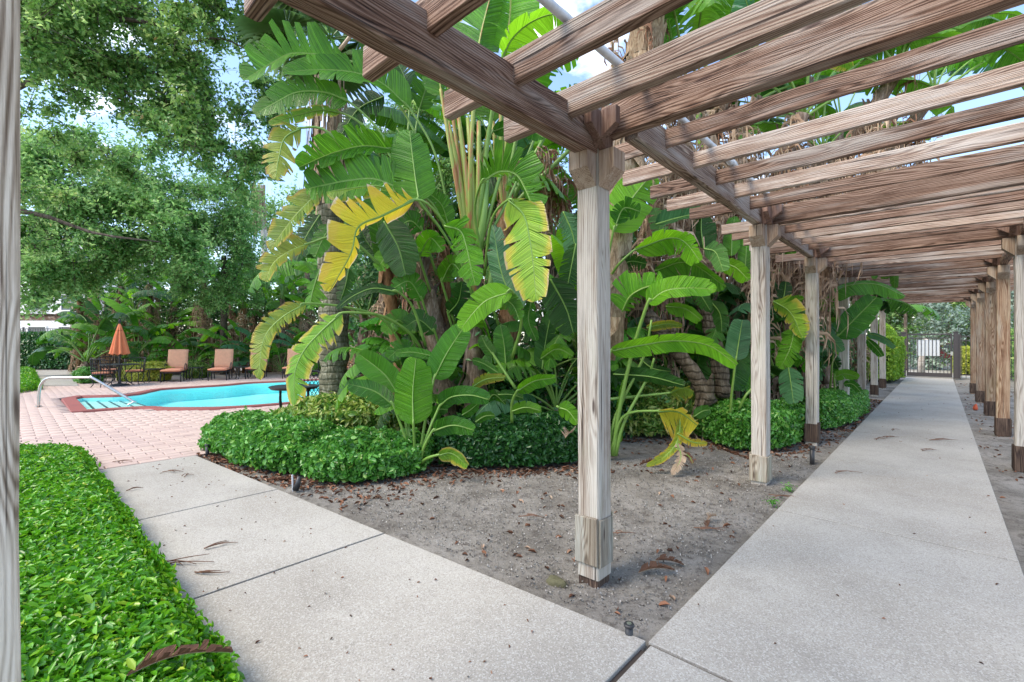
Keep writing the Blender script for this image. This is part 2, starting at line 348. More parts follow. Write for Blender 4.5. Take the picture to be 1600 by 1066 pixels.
def stalk_mat(name, a, b, red=None):
    N = NT(name, 0.4, 0.5); o = N.obj()
    c = N.mix(N.noise(N.mapv(o, (9, 9, 1.5)), 2.0, 4, 0.6), a, b)
    if red: c = N.mix(N.step(N.noise(N.mapv(o, (12, 12, 0.8)), 1.5, 3, 0.6), 0.48, 0.62), c, red)
    N.set(N.b, 'Base Color', c); N.bump(N.noise(N.mapv(o, (60, 60, 3)), 1.0, 3, 0.6), 0.3, 0.004); return N.m
M['stalk'] = stalk_mat('green_stalk', (0.10, 0.22, 0.035), (0.22, 0.36, 0.07))
M['stalkred'] = stalk_mat('ochre_stalk', (0.20, 0.30, 0.05), (0.34, 0.36, 0.08), (0.38, 0.16, 0.06))
M['stalkdead'] = stalk_mat('dry_stalk', (0.26, 0.17, 0.10), (0.42, 0.31, 0.2))
def bark_mat(name, a, b, c_, ring=0.0, scale=1.0):
    N = NT(name, 0.9, 0.2); o = N.obj()
    f = N.noise(N.mapv(o, (14 * scale, 14 * scale, 3 * scale)), 1.5, 6, 0.7, 0.8); g = N.noise(o, 5 * scale, 4, 0.6)
    c = N.ramp(f, [(0.3, c_), (0.5, a), (0.68, b)])
    c = N.mix(N.math('MULTIPLY', N.step(g, 0.5, 0.65), 0.5), c, tuple(x * 0.5 for x in a))
    h = f
    if ring:
        z = N.n('ShaderNodeSeparateXYZ', {0: o}).outputs[2]
        rg = N.math('POWER', N.math('MULTIPLY_ADD', N.math('SINE', N.math('ADD', N.math('MULTIPLY', z, 62.0), N.math('MULTIPLY', g, 8.0))), 0.5, 0.5), 5.0)
        c = N.mix(N.math('MULTIPLY', rg, ring), c, c_); h = N.math('SUBTRACT', f, rg)
    N.set(N.b, 'Base Color', c); N.bump(h, 0.8, 0.02); return N.m
M['bark'] = bark_mat('fibrous_bark', (0.20, 0.14, 0.10), (0.36, 0.29, 0.24), (0.05, 0.03, 0.022))
M['barkorange'] = bark_mat('orange_sheath', (0.21, 0.115, 0.055), (0.36, 0.24, 0.14), (0.07, 0.03, 0.015))
M['palmbark'] = bark_mat('palm_bark', (0.15, 0.145, 0.095), (0.36, 0.35, 0.27), (0.05, 0.055, 0.03), 0.10)
M['ringbark'] = bark_mat('ringed_stem', (0.16, 0.12, 0.08), (0.28, 0.23, 0.17), (0.04, 0.03, 0.02), 0.6)
M['oakbark'] = bark_mat('oak_bark', (0.12, 0.09, 0.07), (0.2, 0.17, 0.13), (0.03, 0.025, 0.02))
M['thatch'] = bark_mat('hanging_thatch', (0.34, 0.24, 0.15), (0.52, 0.42, 0.31), (0.10, 0.06, 0.04), scale=1.3)
def tiny_leaf_mat(name, stops, rough=0.45, trans=0.3, spec=0.5):
    N = NT(name, rough, spec); c = N.ramp(N.attr('rnd'), stops)
    leaf_shader(N, c, trans, 1.5); return N.m
M['gc'] = tiny_leaf_mat('ground_cover_leaf', [(0, (0.03, 0.13, 0.008)), (0.5, (0.09, 0.32, 0.012)), (0.85, (0.20, 0.46, 0.022)), (1, (0.42, 0.50, 0.05))], 0.3)
M['hedge'] = tiny_leaf_mat('hedge_leaf', [(0, (0.03, 0.12, 0.015)), (0.5, (0.09, 0.30, 0.04)), (0.85, (0.19, 0.44, 0.08)), (1, (0.40, 0.52, 0.12))], 0.25)
M['hedgedark'] = tiny_leaf_mat('dark_hedge_leaf', [(0, (0.012, 0.06, 0.014)), (0.6, (0.035, 0.14, 0.028)), (1, (0.09, 0.24, 0.045))], 0.25)
M['varieg'] = tiny_leaf_mat('variegated_leaf', [(0, (0.04, 0.13, 0.02)), (0.4, (0.11, 0.25, 0.03)), (0.7, (0.34, 0.44, 0.08)), (1, (0.68, 0.66, 0.28))], 0.35)
M['yellowshrub'] = tiny_leaf_mat('yellow_leaf', [(0, (0.16, 0.28, 0.03)), (0.6, (0.50, 0.52, 0.07)), (1, (0.68, 0.66, 0.16))], 0.5)
M['limeshrub'] = tiny_leaf_mat('lime_leaf', [(0, (0.10, 0.26, 0.02)), (0.6, (0.28, 0.48, 0.04)), (1, (0.45, 0.55, 0.08))], 0.5)
M['oak'] = tiny_leaf_mat('oak_leaf', [(0, (0.035, 0.10, 0.02)), (0.35, (0.12, 0.27, 0.055)), (0.7, (0.32, 0.50, 0.15)), (0.93, (0.56, 0.66, 0.26)), (1, (0.50, 0.34, 0.14))], 0.3, 0.45)
M['oakpale'] = tiny_leaf_mat('pale_tree_leaf', [(0, (0.05, 0.16, 0.03)), (0.5, (0.20, 0.40, 0.11)), (1, (0.50, 0.66, 0.28))], 0.5, 0.42)
M['silver'] = tiny_leaf_mat('silver_leaf', [(0, (0.10, 0.18, 0.10)), (0.5, (0.36, 0.46, 0.36)), (1, (0.62, 0.70, 0.62))], 0.6)
M['thicket'] = tiny_leaf_mat('thicket_leaf', [(0, (0.012, 0.05, 0.012)), (0.5, (0.045, 0.15, 0.03)), (0.8, (0.12, 0.29, 0.07)), (0.9, (0.34, 0.25, 0.16)), (1, (0.52, 0.42, 0.3))], 0.4)
M['litter'] = tiny_leaf_mat('dry_litter', [(0, (0.05, 0.03, 0.022)), (0.45, (0.16, 0.08, 0.05)), (0.75, (0.30, 0.15, 0.09)), (1, (0.50, 0.40, 0.30))], 0.9, 0.1, 0.1)
M['frond'] = simple('palm_frond_green', (0.09, 0.19, 0.04), 0.5, noise_amt=0.3, scale=4)
M['core'] = simple('shrub_core', (0.018, 0.028, 0.012), 0.95)
M['grassblade'] = tiny_leaf_mat('grass_blade', [(0, (0.04, 0.12, 0.015)), (1, (0.14, 0.32, 0.04))], 0.5)

# ------------------------------------------------------------------ leaf clouds
def scatter(name, C, Nn, size, mat, parent=None, jitter=0.6, aspect=0.5, kind=None, fine=False, fold=0.25, rnd=None):
    """many small folded leaves. C centres (n,3); Nn outward normals (n,3); size leaf length"""
    n = len(C); r = rng
    Nn = Nn + r.normal(0, jitter, (n, 3)); Nn /= np.linalg.norm(Nn, axis=1)[:, None] + 1e-9
    T = r.normal(0, 1, (n, 3)); T -= (T * Nn).sum(1)[:, None] * Nn; T /= np.linalg.norm(T, axis=1)[:, None] + 1e-9
    B = np.cross(Nn, T); Lg = (size * r.uniform(0.65, 1.25, n))[:, None]; Wd = Lg * aspect * 0.5
    if fine:
        loc = [(-.5, 0, 0), (-.2, .8, .8), (.15, .9, 1), (.5, 0, .15), (.15, -.9, 1), (-.2, -.8, .8)]
        V = np.stack([C + T * Lg * a + B * Wd * b + Nn * Wd * fold * c_ * 2 * (1 if b else 1) - Nn * Lg * 0.12 * a * a * 2 for a, b, c_ in loc], 1)
        F0 = np.array([(0, 3, 2), (0, 2, 1), (0, 5, 4), (0, 4, 3)]); k = 6
    else:
        loc = [(-.5, 0, 0), (0, 1, 1), (.5, 0, 0), (0, -1, 1)]
        V = np.stack([C + T * Lg * a + B * Wd * b + Nn * Wd * fold * c_ * 2 for a, b, c_ in loc], 1)
        F0 = np.array([(0, 2, 1), (0, 3, 2)]); k = 4
    Fq = (F0[None] + (np.arange(n) * k)[:, None, None]).reshape(-1, 3)
    rv = r.beta(2, 2, n) if rnd is None else rnd
    me = np_mesh(name, V.reshape(-1, 3), Fq, {'rnd': np.repeat(rv, k)})
    o = link(name, me, mat, parent)
    if kind: o['kind'] = kind
    return o
def lump(x, y, s=1.0, ph=0.0):
    return (np.sin(x * 2.1 * s + ph) * np.cos(y * 1.7 * s + ph * 1.3) + 0.5 * np.sin(x * 5.3 * s + 1.2 + ph) * np.sin(y * 4.7 * s + .7) + 0.3 * np.sin(x * 11 * s + y * 9 * s + ph)) / 1.8
def in_poly(P, x, y):
    ins = np.zeros(len(x), bool); n = len(P)
    for i in range(n):
        x0, y0 = P[i]; x1, y1 = P[(i + 1) % n]
        c = ((y0 > y) != (y1 > y)) & (x < (x1 - x0) * (y - y0) / (y1 - y0 + 1e-12) + x0); ins ^= c
    return ins
def edge_dist(P, x, y):
    d = np.full(len(x), 1e9); n = len(P)
    for i in range(n):
        a = np.array(P[i]); b = np.array(P[(i + 1) % n]); ab = b - a; t = np.clip(((x - a[0]) * ab[0] + (y - a[1]) * ab[1]) / (ab @ ab + 1e-12), 0, 1)
        d = np.minimum(d, np.hypot(x - a[0] - t * ab[0], y - a[1] - t * ab[1]))
    return d
def hedge(name, poly, h, n, leaf, mat, label, cat='hedge', stuff=False, rough=0.06, aspect=0.5, fine=False, round_=0.16, jitter=0.6, group=None, near=None):
    poly = [(p[0], p[1]) for p in poly]; P = np.array(poly); lo, hi = P.min(0), P.max(0)
    ph = rng.uniform(0, 6)
    def top(x, y):
        e = edge_dist(poly, x, y); k = np.clip(e / round_, 0, 1)
        return h * (0.35 + 0.65 * np.sqrt(1 - (1 - k) ** 2)) + rough * lump(x, y, 1.5, ph) * (0.4 + 0.6 * k)
    def surf(m):
        x = rng.uniform(lo[0], hi[0], m); y = rng.uniform(lo[1], hi[1], m); k = in_poly(poly, x, y); return x[k], y[k]
    area_box = (hi - lo).prod(); m = int(n * 1.0); X = []; Y = []
    while sum(map(len, X)) < m:
        x, y = surf(m)
        if near is not None:      # denser close to a point
            d = np.hypot(x - near[0], y - near[1]); k = rng.uniform(0, 1, len(x)) < np.clip((near[2] / d) ** 1.6, 0.06, 1); x, y = x[k], y[k]
        X.append(x); Y.append(y)
    X = np.concatenate(X)[:m]; Y = np.concatenate(Y)[:m]; Z = top(X, Y) + rng.normal(0, leaf * 0.35, m)
    e = 0.02; gx = (top(X + e, Y) - top(X - e, Y)) / (2 * e); gy = (top(X, Y + e) - top(X, Y - e)) / (2 * e)
    Nn = np.stack([-gx * .6, -gy * .6, np.ones(m)], 1); Nn /= np.linalg.norm(Nn, axis=1)[:, None]
    # side walls
    per = [(np.array(poly[i]), np.array(poly[(i + 1) % len(poly)])) for i in range(len(poly))]; Ls = np.array([np.linalg.norm(b - a) for a, b in per])
    ms = int(n * min(1.6, Ls.sum() * h / (abs(sum(poly[i][0] * poly[(i + 1) % len(poly)][1] - poly[(i + 1) % len(poly)][0] * poly[i][1] for i in range(len(poly)))) / 2 + 1e-6)))
    idx = rng.choice(len(per), ms, p=Ls / Ls.sum()); t = rng.uniform(0, 1, ms); A = np.array([p[0] for p in per])[idx]; Bb = np.array([p[1] for p in per])[idx]
    Q = A + (Bb - A) * t[:, None]; ctr = P.mean(0); dn = (Bb - A) / (np.linalg.norm(Bb - A, axis=1)[:, None] + 1e-9); nn = np.stack([dn[:, 1], -dn[:, 0]], 1)
    sgn = np.sign((nn * (Q - ctr)).sum(1)); nn *= sgn[:, None]
    zz = rng.uniform(0.03, 1, ms) ** 0.8 * h * 0.85; out = 0.02 + rough * 0.8 * lump(Q[:, 0] * 2, Q[:, 1] * 2 + zz * 3, 1.3, ph) + rng.normal(0, leaf * 0.4, ms) - 0.02 * (zz / h < .2)
    Q = Q + nn * out[:, None]; C2 = np.stack([Q[:, 0], Q[:, 1], zz], 1); N2 = np.stack([nn[:, 0], nn[:, 1], np.full(ms, .5)], 1)
    C = np.concatenate([np.stack([X, Y, Z], 1), C2]); NN = np.concatenate([Nn, N2])
    if stuff:
        root = None
    else:
        root = empty(name, (0, 0, 0)); tag(root, label, cat, group)
    # a plain dark fill block inside so nothing shows through the leaves
    g = max(6, int(max(hi - lo) / 0.10)); g = min(g, 70)
    mb = MB(); pl = len(poly); k = 0.93
    ring0 = [(ctr[0] + (p[0] - ctr[0]) * k, ctr[1] + (p[1] - ctr[1]) * k) for p in poly]
    mb.prism(ring0 if True else poly, 0.0, h * 0.62)
    if stuff:
        o = scatter(name, C, NN, leaf, mat, None, jitter, aspect, 'stuff', fine); tag(o, label, cat)
        c = mb.build(name + '_fill', M['core']); tag(c, kind='structure'); return o
    scatter('foliage', C, NN, leaf, mat, root, jitter, aspect, None, fine)
    mb.build('fill_core', M['core'], root)
    return root
def puff_points(centres, radii, n, flat=0.8):
    centres = np.array(centres, float); radii = np.array(radii, float); p = radii ** 2; p /= p.sum()
    i = rng.choice(len(centres), n, p=p); d = rng.normal(0, 1, (n, 3)); d /= np.linalg.norm(d, axis=1)[:, None]
    rr = radii[i] * np.minimum(2.0, np.abs(rng.normal(0, .85, n)) + .1)
    C = centres[i] + d * rr[:, None] * np.array([1, 1, flat]); return C, d

# ------------------------------------------------------------------ big torn leaves
def blade(mb, mid, SL, SR, tear=0.5, droop=0.15, mat=0, seed=0, fwd=0.28, ribr=0.012, ribmat=1, wob=0.03):
    r = random.Random(seed); N = len(mid)
    mid = [Vector(p) for p in mid]; T = [(mid[min(i + 1, N - 1)] - mid[max(i - 1, 0)]).normalized() for i in range(N)]
    def wprof(t):
        a = math.sqrt(max(0, 1 - (1 - min(t / 0.2, 1)) ** 2)); b = math.sqrt(max(0, 1 - max(0, (t - 0.45) / 0.55) ** 2.3)); return max(0.02, a * b)
    NC = 5
    for side, S in ((1, SL), (-1, SR)):
        i = 0
        while i < N - 1:
            if tear > 0: g = r.choice([1, 1, 2, 2, 3, 4, 6]) if tear > .3 else r.choice([3, 5, 7, 9, 12])
            else: g = N
            j = min(N - 1, i + g)
            k = tear * r.uniform(0.2, 1.0); dz = tear * r.uniform(-0.22, 0.42); tw = tear * r.uniform(-.15, .15); sh = 1 + tear * r.uniform(-0.16, 0.06); skew = tear * r.uniform(-.03, .09)
            vs = []; lu = []; lv = []; ic = (i + j) / 2; m = j - i + 1
            for a in range(i, j + 1):
                t = a / (N - 1); w = (wprof(t) * .55 + wprof(ic / (N - 1)) * .45) * sh * (1 + tear * r.uniform(-.03, .03)); Sv = S[a]; W = Sv.length
                f = (a - ic) / max(1, m - 1) * 2 if m > 1 else 0
                for c in range(NC):
                    s = c / (NC - 1)
                    p = mid[a] + Sv * (s * w) + T[a] * (fwd * s * W * w * (1 - t * .5))
                    p = p - T[a] * (f * k * (0.07 + .025 * m) * s * s * W * (.4 + w)) ; p = p + T[a] * (skew * s * s * W)
                    p.z -= (droop + dz) * s * s * W * w + tw * f * s * W * .4
                    p.z += wob * W * math.sin(t * 17 + side + seed) * s * s
                    vs.append(p); lu.append(t); lv.append(side * s)
            fs = []
            for a in range(m - 1):
                for c in range(NC - 1):
                    q = (a * NC + c, a * NC + c + 1, (a + 1) * NC + c + 1, (a + 1) * NC + c); fs.append(q if side > 0 else q[::-1])
            mb.add(vs, fs, mat, lu=lu, lv=lv); i = j
    mb.tube([p + Vector((0, 0, -ribr * 0.6)) for p in mid], [ribr * (1 - 0.8 * a / (N - 1)) for a in range(N)], 5, ribmat, lu=0.0, lv=0.0)

def leafpx(parent, pts, D0, D1, wl, wr, mat='lf_green', tear=0.6, droop=0.05, stalk=None, seed=None, sgn=(-1, 1), stalkmat='stalk', sr=0.016, W=None):
    """a leaf whose midrib runs through the points pts seen at distances D0..D1, with half widths wl, wr (pixels at that distance)"""
    if seed is None: seed = leafpx.k = getattr(leafpx, 'k', 100) + 1
    n = len(pts); P = [at(p[0], p[1], D0 + (D1 - D0) * i / (n - 1)) for i, p in enumerate(pts)]
    mid = catmull(P, 26); SL = []; SR = []
    Dm = (D0 + D1) / 2; wm = W or max(wl, wr) * Dm / F * 1.15
    for i, p in enumerate(mid):
        t = (mid[min(i + 1, 25)] - mid[max(i - 1, 0)]); view = (p - Vector((0, 0, H))).normalized()
        perp = t.cross(view).normalized()     # left of travel seen from the lens
        D = (p - Vector((0, 0, H))).dot(FW)
        for arr, wpx, s, sd in ((SL, wl, 1, sgn[0]), (SR, wr, -1, sgn[1])):
            a = min(wpx * D / F, wm); d = math.sqrt(max(0, wm * wm - a * a)); arr.append(perp * (s * a) + view * (d * 0.7 * sd))
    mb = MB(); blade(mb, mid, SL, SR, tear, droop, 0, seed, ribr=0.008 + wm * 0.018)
    if stalk:
        S = [at(*q) for q in stalk] if len(stalk[0]) == 3 else stalk
        sp = catmull(S + [mid[0], mid[2]], 14); m = len(sp)
        mb.tube(sp, [sr * (1.25 - 0.6 * i / (m - 1)) for i in range(m)], 7, 1, lu=0.0, lv=0.0)
    o = mb.build('leaf', [M[mat], M[stalkmat]], parent, True); return o

# ================================================================== THE SETTING
# ---- ground: sandy soil in one sheet to the horizon, finer near the lens
def soil(x, y): return -0.035 + 0.018 * lump(x * 1.3, y * 1.3, 1.0, 2) + 0.010 * lump(x * 6, y * 6, 1.0, 4) + 0.004 * lump(x * 17, y * 15, 1.0, 1)
gx = np.concatenate([np.linspace(-250, -9, 14)[:-1], np.linspace(-9, 3, 241), np.linspace(3, 250, 14)[1:]])
gy = np.concatenate([np.linspace(-60, -2, 8)[:-1], np.linspace(-2, 12, 281), np.linspace(12, 300, 20)[1:]])
GX, GY = np.meshgrid(gx, gy, indexing='ij'); GZ = soil(GX, GY) + rng.normal(0, 0.004, GX.shape)
far = (GX < -9.01) | (GX > 3.01) | (GY < -2.01) | (GY > 12.01)
GZ[far] = -0.06; GZ = np.where((GX < -6.9) & (GY > -8) & (GX > -60), -0.5, GZ)
a_, b_ = GX.shape; ii = np.arange(a_ * b_).reshape(a_, b_)
Fq = np.stack([ii[:-1, :-1], ii[1:, :-1], ii[1:, 1:], ii[:-1, 1:]], -1).reshape(-1, 4)
tag(link('ground', np_mesh('ground', np.stack([GX, GY, GZ], -1).reshape(-1, 3), Fq, smooth=True), M['sand']), kind='structure')

# ---- concrete walks: separate slabs with open joints
def slab(parent, poly, thick=0.12, z=0.0, name='concrete_slab', mat='concrete', bev=0.004):
    n = len(poly); c = Vector((sum(p[0] for p in poly) / n, sum(p[1] for p in poly) / n)); vs = []; fs = []
    def ringp(sh, zz):
        for i in range(n):
            p = Vector(poly[i]); a = Vector(poly[i - 1]); b = Vector(poly[(i + 1) % n]); d = ((a - p).normalized() + (b - p).normalized())
            vs.append((*(p + d * sh), zz))
    ringp(0, z - thick); ringp(0, z - bev * .7); ringp(bev, z)
    for k in range(2):
        for i in range(n): fs.append((k * n + i, k * n + (i + 1) % n, (k + 1) * n + (i + 1) % n, (k + 1) * n + i))
    fs.append(tuple(range(2 * n, 3 * n)))
    mb = MB(); mb.add(vs, fs); o = mb.build(name, M[mat], parent); return o
walk = empty('walkway', (0, 0, 0)); tag(walk, kind='structure')
g = 0.0105
XL, XR = -1.04, 0.385
ys = [2.1, 4.53, 6.95, 9.35, 11.75, 14.15, 16.55, 18.95, 21.35, 23.75, 25.6]
for y0, y1 in zip(ys[:-1], ys[1:]):
    slab(walk, [(XL, y0 + g), (XR, y0 + g), (XR, y1 - g), (XL, y1 - g)])
slab(walk, [(XL + g * 2, -0.8), (XR, -0.8), (XR, 2.1 - g), (XL + g * 2, 2.1 - g)])
slab(walk, [(XL + g * 2, -3.2), (XR, -3.2), (XR, -0.8 - 2 * g), (XL + g * 2, -0.8 - 2 * g)])
mb = MB()
for y_ in ys + [-0.8]: mb.box(((XL + XR) / 2, y_, -.06), (XR - XL - .01, .03, .09))
mb.build('joint_filler', M['grout'], walk)
path = empty('path', (0, 0, 0)); tag(path, kind='structure')
def edgeY(x): return 2.1 + (x + 1.04) * 0.0765      # upper edge of the pool path
xs = [-1.04, -3.10, -4.80, -7.02]
for x0, x1 in zip(xs[:-1], xs[1:]):
    slab(path, [(x1 + g, 0.5), (x0 - g, 0.5), (x0 - g, edgeY(x0)), (x1 + g, edgeY(x1))], z=0.004)

mb = MB()
for x_ in xs: mb.box((x_, 1.1, -.06), (.03, 1.15, .088))
mb.box((XL + .005, .6, -.06), (.03, 2.9, .087))
mb.build('joint_filler', M['grout'], path)
# ---- pool deck: pavers one by one near the path, joined beyond
pool_out = [(95, 623.6), (110, 645), (168, 641), (216, 638.4), (250, 640), (340, 639), (432, 633), (520, 624), (620, 611), (700, 600), (760, 592),
            (700, 589), (620, 589.5), (520, 592), (439, 595.6), (385, 598), (340, 602), (250, 607.5), (220, 612), (192, 617), (118, 619)]
PO = [gp(*p) for p in pool_out]; PO2 = [(p.x, p.y) for p in PO]
deck = empty('pool_deck', (0, 0, 0)); tag(deck, kind='structure')
mb = MB(); dk = [(-7.03, 0.2), (-7.03, 3.2), (-7.6, 4.4), (-8.0, 9.0), (-6.0, 22), (-10, 26), (-27, 24), (-25, 8), (-24, -2.2), (-7.5, -4.2)]
def inside_hole(x, y): return in_poly(PO2, np.array([x]), np.array([y]))[0]
# bedding sheet is cut around the pool: a fan of cells
cells = []; cs = 0.5
for ix in range(-54, -13):
    for iy in range(-9, 53):
        x, y = ix * cs, iy * cs
        cor = [(x, y), (x + cs, y), (x + cs, y + cs), (x, y + cs)]
        if any(inside_hole(*c) for c in cor): continue
        cells.append(cor)
bv = []; bf = []
for c in cells:
    bf.append(tuple(range(len(bv), len(bv) + 4))); bv.extend([(p[0], p[1], -0.03) for p in c])
me = bpy.data.meshes.new('bedding'); me.from_pydata(bv, [], bf); link('joint_sand', me, M['grout'], deck)
PW, PL_ = 0.155, 0.31
cand = []
for j in range(-180, -44):
    x = j * PW; off = (0.5 * PL_ if j % 2 else 0)
    for i in range(-14, 86):
        y = i * PL_ + off
        cand.append((x, y))
cand = np.array(cand)
keep = in_poly(dk, cand[:, 0], cand[:, 1]) & ~in_poly(PO2, cand[:, 0], cand[:, 1]) & (edge_dist(PO2, cand[:, 0], cand[:, 1]) > 0.12)
cand = cand[keep]; dist = np.hypot(cand[:, 0], cand[:, 1])
Dp = cand @ np.array([FW.x, FW.y]); Xp = cand @ np.array([RT.x, RT.y]); pxp = 800 + F * Xp / Dp
vis = (Dp > 0.5) & (pxp > 0) & (pxp < 1100); cand = cand[vis]; dist = dist[vis]
order = np.argsort(dist); cand = cand[order]
hx, hy, b = PW / 2 - 0.006, PL_ / 2 - 0.006, 0.006
pv = [(x * hx, y * hy, -0.05) for x, y in ((-1, -1), (1, -1), (1, 1), (-1, 1))] + [(x * hx, y * hy, -b) for x, y in ((-1, -1), (1, -1), (1, 1), (-1, 1))] + [(x * (hx - b), y * (hy - b), 0) for x, y in ((-1, -1), (1, -1), (1, 1), (-1, 1))]
pf = [(0, 1, 5, 4), (1, 2, 6, 5), (2, 3, 7, 6), (3, 0, 4, 7), (4, 5, 9, 8), (5, 6, 10, 9), (6, 7, 11, 10), (7, 4, 8, 11), (8, 9, 10, 11)]
pm = bpy.data.meshes.new('paver'); pm.from_pydata(pv, [], pf); pm.materials.append(M['paver'])
for x, y in cand[:300]:
    o = bpy.data.objects.new('paver', pm); COL.objects.link(o); o.parent = deck; o.location = (x, y, rng.normal(0.001, 0.0012)); o.rotation_euler = (rng.normal(0, .003), rng.normal(0, .003), rng.normal(0, .006))
rest = cand[300:]; nr = len(rest); V0 = np.array(pv); V = V0[None] + np.stack([rest[:, 0], rest[:, 1], rng.normal(0.001, 0.0012, nr)], 1)[:, None]
Fq = (np.array(pf)[None] + (np.arange(nr) * len(pv))[:, None, None]).reshape(-1, 4)
o = link('far_pavers', np_mesh('far_pavers', V.reshape(-1, 3), Fq), M['paver'], deck); o['kind'] = 'stuff'

# ---- pool
pool = empty('swimming_pool', (0, 0, 0)); tag(pool, kind='structure')
def inset(P, d):
    n = len(P); out = []; ar = sum(P[i][0] * P[(i + 1) % n][1] - P[(i + 1) % n][0] * P[i][1] for i in range(n)); sg = 1 if ar > 0 else -1
    for i in range(n):
        a, p, b = Vector(P[i - 1]), Vector(P[i]), Vector(P[(i + 1) % n]); d1 = (p - a).normalized(); d2 = (b - p).normalized()
        n1 = Vector((-d1.y, d1.x)) * sg; n2 = Vector((-d2.y, d2.x)) * sg; m = (n1 + n2).normalized(); out.append(tuple(p + m * d / max(0.5, m.dot(n1))))
    return out
# smooth outline
sm = catmull([Vector((p[0], p[1], 0)) for p in PO2[2:]], 90); OUT = [PO2[0], PO2[1]] + [(p.x, p.y) for p in sm]
INN = inset(OUT, 0.30)
mb = MB(); n = len(OUT)
vs = [(*p, -0.03) for p in OUT] + [(*p, 0.018) for p in inset(OUT, 0.02)] + [(*p, 0.018) for p in inset(OUT, 0.27)] + [(*p, -0.04) for p in INN]
mb.add(vs, [(k * n + i, k * n + (i + 1) % n, (k + 1) * n + (i + 1) % n, (k + 1) * n + i) for k in range(3) for i in range(n)])
mb.build('coping', M['coping'], pool, False)
mb = MB(); mb.add([(*p, -0.03) for p in INN] + [(*p, -0.42) for p in INN], [(i, (i + 1) % n, n + (i + 1) % n, n + i) for i in range(n)] + [tuple(range(n, 2 * n))])
mb.build('basin', M['basin'], pool)
mb = MB(); mb.add([(*p, -0.10) for p in INN], [tuple(range(n))]); mb.build('water', M['water'], pool)
# shallow entry steps, each with a dark tile edge
q = [gp(x, y, -0.1) for x, y in ((126, 641), (114, 622), (196, 620.5), (236, 633))]
for k in range(5):
    a0, a1 = k / 5.0, (k + 1) / 5.0; zt = -0.112 - 0.012 * k
    A = q[1].lerp(q[2], a0); B_ = q[1].lerp(q[2], a1); Cc = q[0].lerp(q[3], a1); Dd = q[0].lerp(q[3], a0)
    mb = MB(); mb.prism([(A.x, A.y), (B_.x, B_.y), (Cc.x, Cc.y), (Dd.x, Dd.y)], -.41, zt, None); s = mb.build('step', M['tile'], pool)
    mb = MB(); e = (B_ - A).normalized() * 0.055
    mb.prism([(B_.x - e.x, B_.y - e.y), (B_.x, B_.y), (Cc.x, Cc.y), (Cc.x - e.x, Cc.y - e.y)], zt + 0.002, zt + 0.006); mb.build('edge_tile', M['steptile'], s)

# lawn strips
def flat(name, pts, z, mat, kind='structure'):
    mb = MB(); P = [gp(*p) for p in pts]; mb.prism([(p.x, p.y) for p in P], z - 0.2, z); return tag(mb.build(name, M[mat]), kind=kind)
flat('lawn', [(380, 582), (700, 576), (700, 569), (380, 571)], 0.02, 'lawn')
flat('side_path', [(55, 604), (122, 603.5), (107, 577), (52, 577.5)], 0.03, 'concrete')

# ================================================================== PERGOLA
perg = empty('pergola', (-0.35, 7.95, 0))
tag(perg, 'long weathered timber pergola covering the straight concrete walk to the gate', 'pergola')
PLOC = Vector(perg.location)
def member(name, p0, p1, w, h, mat, parent, roll=0.0, seg=None, jit=0.0015, ch=0.006, rel=None):
    p0, p1 = Vector(p0), Vector(p1); d = p1 - p0; Ln = d.length; d.normalize(); base = Vector((0, 0, 1)) if abs(d.z) < .9 else Vector((0, 1, 0))
    y = base.cross(d).normalized(); z = d.cross(y); seg = seg or max(1, int(Ln / 0.5))
    a, b = w / 2, h / 2; c = ch
    prof = [(-a + c, -b), (a - c, -b), (a, -b + c), (a, b - c), (a - c, b), (-a + c, b), (-a, b - c), (-a, -b + c)]
    vs = []; fs = []
    ph = random.uniform(0, 6)
    for i in range(seg + 1):
        x = Ln * i / seg; bow = 0.003 * math.sin(x * 1.3 + ph) * min(1, Ln)
        for u, v in prof: vs.append((x - Ln / 2, u + random.gauss(0, jit) + bow, v + random.gauss(0, jit)))
    for i in range(seg):
        for k in range(8): fs.append((i * 8 + k, i * 8 + (k + 1) % 8, (i + 1) * 8 + (k + 1) % 8, (i + 1) * 8 + k))
    fs.append(tuple(range(8))[::-1]); fs.append(tuple(range(seg * 8, seg * 8 + 8)))
    mb = MB(); mb.add(vs, [f[::-1] for f in fs]); me = mb.mesh(name)
    o = link(name, me, M[mat], parent); Mx = Matrix((d, y, z)).transposed()
    ctr = (p0 + p1) / 2; o.matrix_world = Matrix.Translation(ctr) @ Mx.to_4x4()
    if parent is not None: o.matrix_parent_inverse = Matrix.Identity(4); o.matrix_local = Matrix.Translation(ctr - world_loc(parent)) @ Mx.to_4x4() if not parent.get('_rot') else o.matrix_local
    return o
def world_loc(p):
    v = Vector((0, 0, 0))
    while p is not None: v += p.location; p = p.parent
    return v
